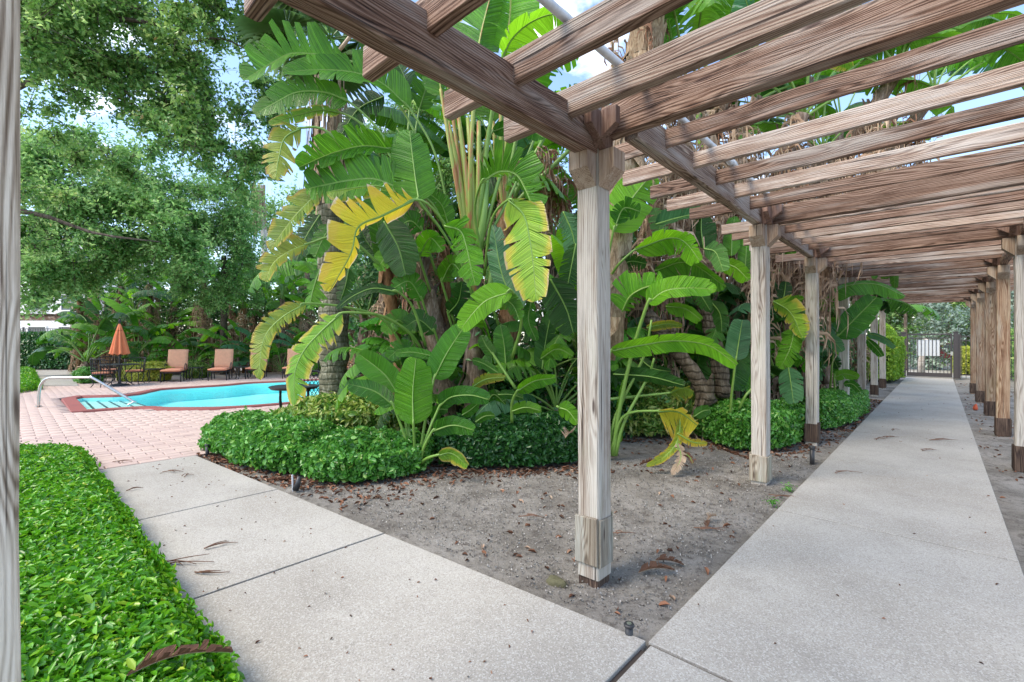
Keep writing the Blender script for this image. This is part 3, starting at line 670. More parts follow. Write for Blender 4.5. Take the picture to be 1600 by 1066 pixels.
def plate(name, poly, thick, origin, ax, nrm, mat, parent):
    """board with outline poly (x along ax, y up), thickness along nrm; the grain runs up"""
    ax = Vector(ax); nrm = Vector(nrm); Mx = Matrix((Vector((0, 0, 1)), ax, nrm)).transposed().to_4x4()   # local X = up
    mb = MB(); pl = [(y, x) for x, y in poly]; n = len(pl); ch = 0.004
    c = Vector((sum(p[0] for p in pl) / n, sum(p[1] for p in pl) / n))
    ins = [tuple(Vector(p) + (c - Vector(p)).normalized() * ch * 1.4) for p in pl]
    vs = [(x, y, 0) for x, y in pl] + [(x, y, thick - ch) for x, y in pl] + [(x, y, thick) for x, y in ins]
    fs = [tuple(range(n))[::-1], tuple(range(2 * n, 3 * n))] + [(k * n + i, k * n + (i + 1) % n, (k + 1) * n + (i + 1) % n, (k + 1) * n + i) for k in range(2) for i in range(n)]
    mb.add(vs, fs); me = mb.mesh(name); me.validate(); o = link(name, me, M[mat], parent)
    o.matrix_local = Matrix.Translation(Vector(origin) - world_loc(parent)) @ Mx; return o
ZB = 2.66      # underside of cross beams
PW_ = 0.15
posts = []
def post(x, y, mat='post', clad='clad', c0=0.0, c1=0.29, top=2.87, zb=ZB, left=True, foot=False, base=-0.12, dirs=('-y', '+y', 'cross')):
    # post is a vertical member: its local X runs up
    p = empty('post', (x - PLOC.x, y - PLOC.y, 0)); p.parent = perg
    member('shaft', (x, y, base if not foot else 0.02), (x, y, top), PW_, PW_, mat, p, seg=8, ch=0.008)
    if foot: member('post_foot', (x, y, -0.15), (x, y, 0.13), PW_ * 0.93, PW_ * 0.93, 'claddark', p, seg=1)
    hw = PW_ / 2; t = 0.017
    for k, (ax, nr) in enumerate((((1, 0, 0), (0, -1, 0)), ((1, 0, 0), (0, 1, 0)), ((0, 1, 0), (-1, 0, 0)), ((0, 1, 0), (1, 0, 0)))):
        w_ = hw + (t if k < 2 else -0.001) * random.uniform(.2, .5); w2 = w_ * random.uniform(.96, 1.02)
        zt = c1 + random.uniform(-.012, .012); z0 = c0 + random.uniform(-.01, .01)
        nv = Vector(nr); poly = [(-w_, z0), (w_, z0 + random.uniform(-.006, .006)), (w2, zt), (-w_, zt + random.uniform(-.01, .01))]
        plate('cladding_board', poly, t, (x + nr[0] * (hw + .001), y + nr[1] * (hw + .001), 0), ax, nr, clad, p)
    s = 1 if left else -1          # +x is towards the walk for the left row
    inx = 1 if left else -1
    sup = []
    if '-y' in dirs: sup.append((0, -1))
    if '+y' in dirs: sup.append((0, 1))
    if 'cross' in dirs: sup.append((inx, 0))
    if 'out' in dirs: sup.append((-inx, 0))
    for dx, dy in sup:              # support block under each beam: outline seen from the side
        d_ = Vector((dx, dy, 0)); side = Vector((-dy, dx, 0)); zt = zb - 0.003
        pr = 0.10; hh = 0.21; w_ = 0.066
        # outline in (outward, z), thickness across
        poly = [(0, zt - hh), (pr, zt - hh + pr * 0.95), (pr, zt), (0, zt)]
        pl = [(a, b_) for a, b_ in poly]
        mb = MB(); n_ = 4; vs = []
        for q_ in (-w_, w_):
            for a, b_ in pl: vs.append((b_, a, q_))
        fs = [(0, 1, 2, 3), (7, 6, 5, 4)] + [(i, (i + 1) % 4, 4 + (i + 1) % 4, 4 + i) for i in range(4)]
        mb.add(vs, fs); me = mb.mesh('support_block'); o = link('support_block', me, M['blockwood'], p)
        Mx = Matrix((Vector((0, 0, 1)), d_, side)).transposed().to_4x4()
        o.matrix_local = Matrix.Translation(Vector((x, y, 0)) + d_ * (hw + 0.001) - world_loc(p)) @ Mx
    # cap plates over the beam joints
    z0, z1 = zb + 0.0, zb + 0.205; k = 0.105
    def cap(ax, nr, off):
        ax = Vector(ax); nr = Vector(nr); a = hw + 0.15
        poly = [(-hw * 0.2, z0 - 0.01), (hw * 0.9, z0 + 0.002), (a, z0 + k), (a, z1), (-hw * 0.2, z1 - 0.01)]
        plate('cap_plate', poly, 0.048, Vector((x, y, 0)) + nr * off, ax, nr, 'capwood', p)
    if '-y' in dirs: cap((0, -1, 0), (inx, 0, 0), hw + 0.003)
    if '+y' in dirs: cap((0, 1, 0), (inx, 0, 0), hw + 0.003)
    cap((inx, 0, 0), (0, -1, 0), hw + 0.003)
    if 'out' in dirs: cap((-inx, 0, 0), (0, -1, 0), hw + 0.004)
    return p
LP = [(-1.62, -0.053), (-1.58, 2.47), (-1.39, 5.38), (-1.37, 7.95), (-1.33, 10.7), (-1.33, 13.4), (-1.33, 16.2), (-1.35, 19.0)]
RP = [(0.73, 2.47), (0.72, 5.30), (0.71, 7.90), (0.735, 10.69), (0.75, 13.45), (0.74, 16.35), (0.73, 19.0)]
for i, (x, y) in enumerate(LP):
    if i == 0: post(x, y, 'nearpost', 'clad')
    elif i == 1: post(x, y, 'post', 'clad', 0.10, 0.385, zb=2.60, foot=True, dirs=('-y', 'cross'))
    else: post(x, y, 'post', 'clad' if i == 2 else 'claddark' if i > 2 else 'clad', 0.0, 0.28)
for i, (x, y) in enumerate(RP):
    post(x, y, 'greywood' if i == 2 else 'postwarm', 'claddark', -0.02, 0.26, left=False)
# long beams
def run(pl, i, zc, dx=0.0):
    (x0, y0), (x1, y1) = pl[i], pl[i + 1]; hw = PW_ / 2 + 0.002
    member('beam', (x0 + dx, y0 + hw, zc), (x1 + dx, y1 - hw, zc), 0.09, 0.19, 'beam', perg)
member('beam', (-1.575, -2.6, 2.695), (-1.60, -0.14, 2.695), 0.09, 0.19, 'beam', perg)
b1 = member('beam', (-1.575, 0.03, 2.682), (-1.555, 2.393, 2.682), 0.10, 0.205, 'beam', perg, seg=9, jit=0.002)
for i in range(1, len(LP) - 1):
    (x0, y0), (x1, y1) = LP[i], LP[i + 1]
    xx = -1.37 if i == 1 else x0
    o = member('beam', (xx + (0.0), y0 + 0.078, 2.765), (x1 + 0.0, y1 - 0.078, 2.765), 0.085, 0.19, 'beamgrey' if i <= 2 else 'beam', perg)
for i in range(len(RP) - 1): run(RP, i, 2.765)
# cross beams at each pair of posts
for i in range(1, len(LP)):
    xl, y = LP[i]; xr = RP[i - 1][0]; yr = RP[i - 1][1]; zc = ZB + (0.095 if i > 1 else 0.115); hh = 0.18 if i > 1 else 0.19
    member('cross_beam', (xl + PW_ / 2 + 0.002, y, zc), (xr - PW_ / 2 - 0.002, yr, zc), 0.085, hh, 'beam', perg, seg=8, jit=0.002)
# joists
def joist(y, x0=-2.0, x1=1.35, z=2.785, h=0.115, w=0.042, mat='beam', dy=0.0):
    member('joist', (x0 + random.uniform(-.04, .04), y, z), (x1, y + dy, z), w, h, mat, perg, seg=10, jit=0.0018)
for k, y in enumerate([-2.1, -1.65, -1.2, -0.7, -0.25, 0.22, 0.66, 1.17, 1.68, 2.12]):
    joist(y, z=2.80 if y < 1 else 2.775, h=0.15, w=0.06, mat='beamgrey' if k == 9 else 'beam')
py = [2.47, 5.34, 7.93, 10.7, 13.43, 16.28, 19.0]
for i, (a, b_) in enumerate(zip(py[:-1], py[1:])):
    m = 5
    for k in range(1, m + 1):
        y = a + (b_ - a) * k / (m + 1)
        joist(y, z=2.785 + random.uniform(-.004, .006), mat='beam' if random.random() < .75 else 'beamgrey', x0=-1.93)
for y in (19.45, 19.95, 20.4): joist(y)
# conduit above the joists
cd = empty('conduit', (-1.2, 3.0, 2.87)); tag(cd, 'pale grey pipe lying along the top of the pergola joists', 'pipe')
mb = MB(); mb.tube([(-1.22 + 1.2, y - 3.0, 0.012 + 0.005 * math.sin(y)) for y in np.linspace(-2, 11, 20)], 0.021, 12); mb.build('pipe', M['pvc'], cd, True)
mb = MB()
for y in (0.4, 3.9, 7.4): mb.tube([(-0.02, y - 3.03, 0.012), (-0.02, y - 2.93, 0.012)], 0.027, 12)
mb.build('pipe_coupling', M['pvc'], cd, True)
mb = MB(); mb.tube(catmull([at(556, 44, 3.05), at(545, 60, 3.05), at(531, 78, 3.06)], 6), 0.012, 8); o = mb.build('pale_stick', M['stalkdead'], None, True)
tag(o, 'short pale stick wedged above the nearest long beam beside a joist end', 'stick')

# ================================================================== PLANTS
def trunk_px(parent, pts, D0, D1, w0, w1, mat='bark', shreds=10, name='trunk', seed=0):
    """stem through points; w in pixels at its distance"""
    n = len(pts); P = catmull([at(p[0], p[1], D0 + (D1 - D0) * i / (n - 1)) for i, p in enumerate(pts)], 16)
    return trunk3(parent, P, [(w0 + (w1 - w0) * i / 15) / 2 * (D0 + (D1 - D0) * i / 15) / F for i in range(16)], mat, shreds, name, seed)
def trunk3(parent, P, rad, mat='bark', shreds=10, name='trunk', seed=0):
    r = random.Random(seed + 5); mb = MB(); n = len(P); base = Vector(P[0])
    rr = [q * (1 + 0.10 * math.sin(i * 2.3 + seed) + r.uniform(-.06, .06)) for i, q in enumerate(rad)]
    mb.tube([p - base for p in P], rr, 10)
    for k in range(shreds):            # old leaf bases peeling off
        i = r.randint(1, n - 2); p = Vector(P[i]) - base; a = r.uniform(0, 6.28); d = Vector((math.cos(a), math.sin(a), 0)); s = Vector((-d.y, d.x, 0))
        L_ = r.uniform(.15, .5); ww = rr[i] * r.uniform(.5, .9); o = rr[i] * 1.02; up = r.random() < .55; q = 1 if up else -1
        pts = [p + d * o, p + d * (o + .02) + Vector((0, 0, q * L_ * .5)), p + d * (o + .06 + r.uniform(0, .06)) + Vector((0, 0, q * L_))]
        vs = []; 
        for j, c in enumerate(pts):
            w_ = ww * (1, .8, .15)[j]; vs += [c - s * w_ - d * w_ * .35, c + d * .008, c + s * w_ - d * w_ * .35]
        mb.add(vs, [(0, 1, 4, 3), (1, 2, 5, 4), (3, 4, 7, 6), (4, 5, 8, 7)])
    o = mb.build(name, M[mat], parent, True); o.location = base - world_loc(parent); return o
def dead_blade(parent, p, Lh, wd, seed, mat='lf_dead', out=None, name='dead_leaf'):
    r = random.Random(seed); p = Vector(p); a = r.uniform(0, 6.28); d = out or Vector((math.cos(a), math.sin(a), 0)); s = Vector((-d.y, d.x, 0)); n = 12
    lean = r.uniform(.05, .4); mid = [p + d * (lean * Lh * math.sin(min(1, t * 1.6) * 1.57) * .6) + s * .06 * Lh * math.sin(t * 5 + seed) + Vector((0, 0, (0.12 * math.sin(t * 3) - t ** 1.2) * Lh)) for t in [i / n for i in range(n + 1)]]
    mb = MB(); mb.tube(mid, [.016 - .001 * i for i in range(n + 1)], 5, 1, lu=0.0, lv=0.0)
    for k in range(26):
        t = r.uniform(.12, 1.0) * n; i = min(n - 1, int(t)); q = mid[i].lerp(mid[i + 1], t - i); sg = r.choice((-1, 1)); L_ = wd * r.uniform(1.2, 3.2); w_ = r.uniform(.006, .022)
        u = (s * sg + d * r.uniform(-.7, .7)).normalized(); pts = [q, q + u * L_ * .35 + Vector((0, 0, -.05 * L_)), q + u * L_ * r.uniform(.4, .6) + Vector((0, 0, -.55 * L_)), q + u * L_ * r.uniform(.2, .6) + Vector((0, 0, -1.05 * L_))]
        pts = catmull(pts, 5); wv = (Vector((0, 0, 1)) + d * r.uniform(-1, 1)).normalized(); vs = []
        for j, c in enumerate(pts): ww = w_ * (1, 1.3, 1.2, .9, .15)[j]; tw = (wv + u * r.uniform(-.6, .6) * j * .4).normalized(); vs += [c - tw * ww, c + d * ww * .5, c + tw * ww]
        fs = []
        for j in range(4): fs += [(3 * j, 3 * j + 1, 3 * j + 4, 3 * j + 3), (3 * j + 1, 3 * j + 2, 3 * j + 5, 3 * j + 4)]
        mb.add(vs, fs, 0, lu=r.random(), lv=.3)
    return mb.build(name, [M[mat], M['stalkdead']], parent, True)
def plant(label, loc, cat='plant', group=None, name='bird_of_paradise_plant'):
    e = empty(name, (0, 0, 0)); tag(e, label, cat, group); return e
# children are written in world metres, so the plant's Empty sits at its base and they are shifted back
def settle(e, loc):
    loc = Vector(loc); e.location = loc
    for c in e.children: c.location = c.location - loc
LAST = []

# -------- generic plants for the masses behind: six prototypes with shared leaf meshes
def gen_blade_mesh(Lb, wd, arch, tear, seed, mat, stalkL, sm='stalk', el=60):
    """leaf standing at the origin in the XZ plane: stalk then blade arching towards +X"""
    r = random.Random(seed); e = R(el); d = Vector((math.cos(e), 0, math.sin(e))); pts = [Vector((0, 0, 0))]; n1 = 6
    for i in range(n1): pts.append(pts[-1] + d * stalkL / n1); e -= arch * .10 / n1 * 2; d = Vector((math.cos(e), 0, math.sin(e)))
    mid = [pts[-1]]; 
    for i in range(14): e -= arch / 14 * (0.6 + i / 12); d = Vector((math.cos(e), 0.05 * math.sin(seed + i * .4), math.sin(e))); mid.append(mid[-1] + d * Lb / 14)
    mid = catmull(mid, 22); SL = []; SR = []; V = R(r.uniform(5, 35))
    for i, p in enumerate(mid):
        t = (mid[min(i + 1, 21)] - mid[max(i - 1, 0)]).normalized(); y = Vector((0, 1, 0)); nrm = t.cross(y).normalized() * -1
        SL.append((y * math.cos(V) + nrm * math.sin(V)) * wd); SR.append((-y * math.cos(V) + nrm * math.sin(V)) * wd)
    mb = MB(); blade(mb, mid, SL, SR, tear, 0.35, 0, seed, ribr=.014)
    mb.tube(pts + [mid[1]], [.026 - .0018 * i for i in range(len(pts) + 1)], 6, 1, lu=0.0, lv=0.0)
    me = mb.mesh('leaf', True); me.materials.append(M[mat]); me.materials.append(M[sm]); return me
GL = {}
for mname in ('lf_green', 'lf_dark', 'lf_blue', 'lf_gloss', 'lf_yg', 'lf_bright'):
    GL[mname] = [gen_blade_mesh(random.uniform(1.2, 1.6), random.uniform(.22, .30), random.uniform(.7, 2.0), random.choice([.2, .5, .8, 1.0]), 10 * k + 3, mname, random.uniform(.7, 1.2), el=random.uniform(66, 80)) for k in range(3)]
DL = []
for k in range(5):
    e = empty('tmp'); mt = ('lf_dead', 'lf_dead', 'lf_rust', 'lf_dead', 'lf_dead')[k]; o = dead_blade(e, (0, 0, 0), random.uniform(1.0, 1.7), random.uniform(.12, .2), 40 + k, mt, Vector((1, 0, 0))); DL.append(o.data)
    bpy.data.objects.remove(o); bpy.data.objects.remove(e)
def gen_plant(x, y, h, nl, nd, az, seed, label, mats=('lf_green', 'lf_dark', 'lf_blue'), s=1.0, group=None, lean=(0, 0), bark='bark', spread=72, rad=.09, deadz=.55, z0=-.05):
    r = random.Random(seed); e = empty('bird_of_paradise_plant', (x, y, z0)); tag(e, label, 'plant', group)
    P = [Vector((lean[0] * t * t, lean[1] * t * t, h * t)) for t in [i / 11 for i in range(12)]]
    mb = MB()
    if h > .3:
        rr = [rad * s * (1.15 - .25 * i / 11 + r.uniform(-.08, .08)) for i in range(12)]; mb.tube(P, rr, 8)
        for k in range(int(h * 3)):
            i = r.randint(1, 10); a = r.uniform(0, 6.28); d = Vector((math.cos(a), math.sin(a), 0)); sd = Vector((-d.y, d.x, 0)); p = P[i]; L_ = r.uniform(.2, .5)
            vs = [p + d * rr[i] * .9 - sd * .05, p + d * rr[i] * .9 + sd * .05, p + d * (rr[i] + .09) + Vector((0, 0, L_)) + sd * .02, p + d * (rr[i] + .09) + Vector((0, 0, L_)) - sd * .02]
            mb.add(vs, [(0, 1, 2, 3)])
        mb.build('trunk', M[bark], e, True)
    top = P[-1]
    for k in range(nl):
        q = (k + .5) / nl * 2 - 1; tilt = R(q * spread + r.uniform(-6, 6)); me = r.choice(GL[r.choice(mats)])
        o = bpy.data.objects.new('leaf', me); COL.objects.link(o); o.parent = e
        sgn = 1 if q > 0 else -1
        side = az + (0 if q > 0 else math.pi) + r.uniform(-.25, .25)
        el_adj = R(abs(q) * spread * .9 - 18)
        o.matrix_local = Matrix.Translation(top - Vector((0, 0, .1 * abs(q)))) @ Matrix.Rotation(side, 4, 'Z') @ Matrix.Rotation(el_adj, 4, 'Y') @ Matrix.Rotation(r.uniform(-.3, .3), 4, 'X') @ Matrix.Scale(s * r.uniform(.8, 1.15), 4)
    for k in range(nd):
        o = bpy.data.objects.new('dead_leaf', r.choice(DL)); COL.objects.link(o); o.parent = e
        zt = r.uniform(1 - deadz, 1.02); i = min(11, int(zt * 11)); a = r.uniform(0, 6.28)
        o.matrix_local = Matrix.Translation(P[i] + Vector((math.cos(a), math.sin(a), 0)) * rad) @ Matrix.Rotation(a, 4, 'Z') @ Matrix.Scale(s * r.uniform(.6, 1.1), 4)
    return e
def wpt(px, D): v = at(px, 535, D); return v.x, v.y

# ---- tall plants behind the near clump and beside the pergola (their tops show between the joists)
spec = [  # px, D, trunk height, leaves, dead, azimuth, mats, label
    (590, 9.3, 3.2, 8, 5, .6, ('lf_green', 'lf_dark'), 'tall torn-leaved plant just right of the big palm trunk'),
    (660, 8.6, 3.9, 8, 6, .3, ('lf_dark', 'lf_green'), 'tall plant behind the left side of the near clump'),
    (735, 9.0, 4.4, 8, 6, .9, ('lf_bright', 'lf_green'), 'tall plant behind the middle of the near clump'),
    (800, 8.2, 4.6, 9, 5, .2, ('lf_bright', 'lf_green', 'lf_pale'), 'tall bright plant showing above the long beam left of the nearest full post'),
    (860, 9.2, 3.4, 8, 7, 1.2, ('lf_dark', 'lf_blue'), 'tall dark plant showing just left of the nearest full post'),
    (912, 7.9, 2.7, 7, 7, .8, ('lf_green', 'lf_dark'), 'plant directly behind the nearest full post'),
    (985, 7.6, 5.0, 7, 44, 1.6, ('lf_green', 'lf_bright'), 'tall plant thick with tan dead leaves right of the nearest full post'),
    (1045, 8.3, 6.0, 6, 44, .5, ('lf_green', 'lf_yg'), 'very tall plant draped in dry leaves seen through the first joists'),
    (1095, 9.4, 6.2, 7, 44, 1.1, ('lf_green', 'lf_blue'), 'tall half-dry plant behind the leaning ringed stems'),
    (1140, 8.3, 5.2, 7, 44, .1, ('lf_dark', 'lf_green'), 'plant with rusty dead leaves just left of the second post'),
    (1180, 10.8, 7.2, 7, 44, 1.5, ('lf_green', 'lf_blue'), 'very tall plant behind the second post'),
    (1222, 9.8, 5.4, 8, 18, .6, ('lf_green', 'lf_yg', 'lf_dark'), 'plant between the second and third posts'),
    (1262, 12.3, 7.0, 7, 20, .9, ('lf_dark', 'lf_green'), 'tall plant behind the third post'),
    (1252, 10.4, 6.4, 8, 40, .2, ('lf_green', 'lf_bright'), 'tall dry-skirted plant leaning over the pergola beyond the third post'),
    (1206, 8.6, 5.8, 7, 40, .3, ('lf_green', 'lf_yg'), 'tall dry-skirted plant leaning over the pergola beyond the second post'),
    (1280, 13.6, 8.0, 7, 40, .1, ('lf_green', 'lf_blue'), 'farthest tall plant leaning over the pergola, heavy with tan leaves'),
    (1298, 11.8, 2.2, 9, 5, .3, ('lf_dark', 'lf_gloss', 'lf_green'), 'dark plant between the third and fourth posts'),
    (1320, 14.5, 2.8, 8, 5, 1.0, ('lf_dark', 'lf_green'), 'dark plant behind the fourth and fifth posts'),
    (1347, 16.5, 2.0, 8, 4, .4, ('lf_green', 'lf_dark'), 'farthest leafy plant beside the left row of posts'),
    (1075, 7.4, 1.0, 8, 3, .7, ('lf_dark', 'lf_gloss', 'lf_green'), 'low dark plant under the leaning stems between the first two posts'),
    (1205, 8.7, .9, 8, 2, 1.2, ('lf_dark', 'lf_blue'), 'low dark plant right beside the second post'),
    (830, 7.4, .9, 8, 3, .5, ('lf_dark', 'lf_gloss'), 'low dark plant at the foot of the near clump'),
    (560, 9.9, 2.0, 8, 4, 1.1, ('lf_dark', 'lf_green'), 'shorter plant just behind and right of the big palm trunk'),
]
GL['lf_pale'] = GL['lf_bright']
for i, (px, D, h, nl, nd, az, mats, lab) in enumerate(spec):
    x, y = wpt(px, D); gen_plant(x, y, h, nl, nd, az + .4, 300 + i, lab, mats, 1.1, lean=(random.uniform(-.4, .2) + (2.1 if nd == 40 else 1.1 if D > 7.5 and h > 4.9 else 0), random.uniform(-.2, .3)), rad=.11, deadz=.45)

low = [(650, 7.5, .6, 'low leafy plant behind the young plant, left side'), (700, 6.8, .7, 'low leafy plant behind the young plant, right side'), (762, 6.7, .5, 'low leafy plant at the middle of the dark hedge'),
       (815, 6.9, .9, 'leafy plant rising behind the middle of the dark hedge'), (868, 6.5, .6, 'low leafy plant at the right end of the dark hedge'), (905, 7.0, 1.3, 'leafy plant hidden behind the nearest full post'), (1000, 7.9, .9, 'leafy plant behind the variegated shrub, left side'),
       (1048, 8.1, 1.4, 'leafy plant behind the variegated shrub, middle'), (1100, 8.2, .9, 'leafy plant behind the variegated shrub, right side'), (1150, 7.8, 1.1, 'leafy plant just left of the second post'), (1222, 8.4, 1.2, 'leafy plant behind the hedge right of the second post'), (1290, 10.2, .9, 'leafy plant behind the hedge beyond the third post')]
for i, (px, D, h, lab) in enumerate(low):
    x, y = wpt(px, D); gen_plant(x, y, h, 11, 3, .65 + .5 * (i % 3), 500 + i, lab, (('lf_dark', 'lf_gloss', 'lf_green'), ('lf_green', 'lf_dark', 'lf_blue'), ('lf_gloss', 'lf_green', 'lf_bright'))[i % 3], .72, rad=.09, spread=80)

# ---- wall of plants beyond the pool
spots = []
ORD = 'first second third fourth fifth sixth seventh eighth ninth tenth eleventh twelfth thirteenth fourteenth fifteenth sixteenth seventeenth eighteenth nineteenth twentieth twenty-first twenty-second twenty-third twenty-fourth twenty-fifth'.split()
k = 0
for px in list(range(128, 590, 21)):
    D = (21.5, 24.0, 22.6)[k % 3] + random.uniform(-.6, .6); h = (3.0, 4.3, 2.0, 3.7)[k % 4] * random.uniform(.85, 1.15)
    spots.append((px + random.uniform(-5, 5), D, h)); k += 1
seen = ['beside the side path', 'behind the closed orange parasol', 'behind the patio table', 'behind the gap left of the first lounger', 'behind the first lounger', 'behind the second lounger', 'behind the third lounger', 'behind the fourth lounger']
for i, (px, D, h) in enumerate(spots):
    x, y = wpt(px, D); ht = 'tall' if h > 2.9 else 'mid-height' if h > 1.9 else 'low'
    gen_plant(x, y, h, 9, 16 if h > 1.9 else 5, random.uniform(0, 3.1), 700 + i, f'{ht} plant in the foliage wall beyond the pool, {ORD[i]} from left',
              ('lf_green', 'lf_blue', 'lf_bright', 'lf_pale') if i % 5 else ('lf_bright', 'lf_green'), 1.05, group='plants in the wall of foliage beyond the pool', rad=.11, bark='bark' if i % 2 else 'barkorange', deadz=.7)
x, y = wpt(213, 20.3); gen_plant(x, y, .95, 9, 1, .75, 990, 'bright glossy broad-leaved plant right of the orange parasol', ('lf_gloss', 'lf_bright'), 1.15, rad=.07)
for i, (px, D, nm_) in enumerate([(238, 20.6, 'behind the gap left of the first chaise'), (262, 21.0, 'behind the back of the first chaise'), (300, 20.6, 'between the first and second chaises'), (338, 21.0, 'behind the back of the second chaise'), (372, 20.7, 'just right of the second chaise'), (408, 21.0, 'behind the third chaise'), (440, 20.7, 'left of the fourth chaise'), (476, 21.0, 'right of the fourth chaise'), (560, 20.8, 'right of the big palm trunk beyond the pool'), (610, 21, 'beyond the pool behind the young plant'), (150, 20.7, 'left of the orange parasol')]):
    x, y = wpt(px, D); gen_plant(x, y, (.3, .9, .5)[i % 3], 11, 2, .75 + .3 * (i % 3), 1200 + i, 'low broad-leaved plant ' + nm_, (('lf_green', 'lf_bright', 'lf_pale'), ('lf_gloss', 'lf_blue', 'lf_green'))[i % 2], .85, rad=.07, spread=78)
x, y = wpt(135, 19.5); gen_plant(x, y, .7, 8, 1, .5, 991, 'dark wide-spreading plant at the end of the side path', ('lf_gloss', 'lf_dark'), 1.3, rad=.08)
x, y = wpt(172, 20.0); gen_plant(x, y, 1.3, 6, 9, 1.5, 992, 'plant with a rusty ragged trunk just behind the parasol', ('lf_green',), 1.1, rad=.12, bark='barkorange')

# ---- thicket: dense undergrowth nobody could count
def thicket(name, pts, n, leaf, label, mat='thicket', spreadz=None):
    C = []; Nn = []
    pts = np.array(pts, float)   # px, D, ztop, halfwidth m
    i = rng.integers(0, len(pts) - 1, n); t = rng.uniform(0, 1, n)[:, None]; q = pts[i] * (1 - t) + pts[i + 1] * t
    D = q[:, 1] + rng.normal(0, 1, n) * q[:, 3]; px = q[:, 0] + rng.normal(0, 8, n)
    z = q[:, 2] * rng.uniform(0, 1, n) ** .9 * (1 + .22 * np.sin(px * .07) + .12 * np.sin(px * .23))
    X = (px - 800) / F * D; P = np.stack([FW.x * D + RT.x * X, FW.y * D + RT.y * X, z], 1)
    nn = np.tile(np.array([-FW.x, -FW.y, .7]), (n, 1))
    o = scatter(name, P, nn, leaf, M[mat], None, .9, .45, 'stuff'); return tag(o, label, 'undergrowth')
thicket('far_thicket', [(120, 26, 3.6, .8), (200, 25.5, 4.8, .9), (330, 25.5, 5.2, .9), (450, 25.5, 5.2, .9), (600, 26, 5.0, .9), (760, 26, 5, .9)], 42000, .26, 'dense dark undergrowth behind the wall of torn leaves beyond the pool')
thicket('near_thicket', [(560, 10.6, 2.5, .35), (640, 10, 4.8, .4), (760, 9.8, 5.0, .4), (900, 9.6, 4.4, .4), (1000, 9.6, 3.6, .4), (1100, 10.2, 3.3, .35), (1180, 11.6, 3.6, .35), (1260, 13.5, 3.5, .35), (1320, 16.5, 3.3, .3), (1350, 19, 3, .3)], 52000, .15, 'dense dark undergrowth along the left side of the pergola')
thicket('low_thicket', [(640, 7.5, .9, .25), (740, 7.1, 1.2, .3), (850, 6.9, 1.3, .3), (960, 7.4, 1.2, .3), (1080, 8.2, 1.6, .3), (1180, 8.6, 1.6, .3), (1240, 9.6, 1.6, .3)], 14000, .10, 'low dark undergrowth at the feet of the near clump', 'hedgedark')

# ================================================================== the near clump, leaf by leaf
P1 = plant('large near clump with a fan of ochre stalks and a torn yellow leaf', None)
LG = lambda *a, **k: leafpx(P1, *a, **k)
# left group
LG([(537, 92), (500, 86), (456, 84), (426, 98), (380, 126)], 6.2, 5.7, 4, 44, 'lf_green', .75, stalk=[(690, 330, 6.5), (650, 210, 6.45), (590, 120, 6.3)])
LG([(640, 170), (600, 132), (557, 114), (501, 109), (442, 113)], 6.3, 5.6, 9, 28, 'lf_green', .7, stalk=[(705, 350, 6.5), (680, 240, 6.4)])
LG([(544, 158), (516, 146), (486, 142), (460, 145), (434, 158), (398, 178)], 6.0, 5.5, 20, 26, 'lf_green', .8, stalk=[(680, 350, 6.4), (620, 250, 6.2), (585, 195, 6.1)])
LG([(531, 176), (501, 172), (464, 180), (420, 193)], 6.1, 5.8, 10, 11, 'lf_yg', .9, stalk=[(665, 330, 6.3), (600, 230, 6.2), (560, 190, 6.1)])
LG([(470, 200), (445, 215), (436, 245), (430, 280)], 5.7, 5.5, 22, 24, 'lf_olive', .9, stalk=[(560, 260, 6.0), (510, 205, 5.8)])
LG([(618, 234), (572, 228), (531, 236), (498, 248), (467, 262)], 5.8, 5.2, 9, 33, 'lf_green', .55, stalk=[(695, 345, 6.3), (665, 260, 6.0)], sgn=(-1, -1))
LG([(632, 298), (587, 280), (545, 282), (504, 290), (478, 296)], 5.7, 5.2, 24, 38, 'lf_green', .6, stalk=[(700, 365, 6.2), (672, 315, 5.9)])
LG([(626, 302), (590, 290), (545, 294), (510, 300)], 5.65, 5.25, 20, 2, 'lf_yg', .5)
LG([(506, 294), (486, 312), (463, 335), (447, 355), (424, 388)], 5.4, 5.1, 12, 27, 'lf_olive', .9)
LG([(655, 315), (648, 270), (640, 204)], 5.5, 5.7, 36, 30, 'lf_green', .12, stalk=[(725, 420, 6.2), (690, 360, 5.8)], sgn=(1, 1))
LG([(647, 312), (598, 336), (560, 354), (548, 396), (514, 456)], 5.2, 4.8, 10, 44, 'lf_yellow', .95, stalk=[(745, 480, 6.1), (705, 370, 5.6), (672, 322, 5.3)], droop=-.05, sgn=(1, -1))
LG([(482, 381), (455, 391), (428, 410), (415, 440)], 5.4, 5.1, 9, 24, 'lf_olive', .8, stalk=[(600, 420, 6), (540, 370, 5.6)])
LG([(478, 474), (440, 496), (412, 530), (404, 592)], 5.3, 4.9, 14, 20, 'lf_olive', .85, stalk=[(640, 560, 6.2), (600, 500, 5.8), (540, 480, 5.5)])
LG([(533, 489), (504, 515), (476, 546), (461, 581), (460, 632)], 5.0, 4.7, 26, 17, 'lf_yg', .75, stalk=[(660, 548, 6.0), (640, 520, 5.7), (600, 495, 5.4), (560, 489, 5.1)], droop=.02)
LG([(500, 420), (490, 450), (483, 482)], 5.8, 5.7, 22, 10, 'lf_green', .7)
LG([(622, 456), (584, 450), (552, 462), (526, 482)], 5.6, 5.3, 8, 8, 'lf_dark', .4, stalk=[(665, 540, 6.0), (645, 480, 5.8)])
LG([(500, 335), (478, 370), (463, 408)], 5.9, 5.7, 12, 16, 'lf_dark', .5)
LG([(520, 350), (505, 372), (492, 402)], 5.7, 5.6, 14, 15, 'lf_gloss', .4)
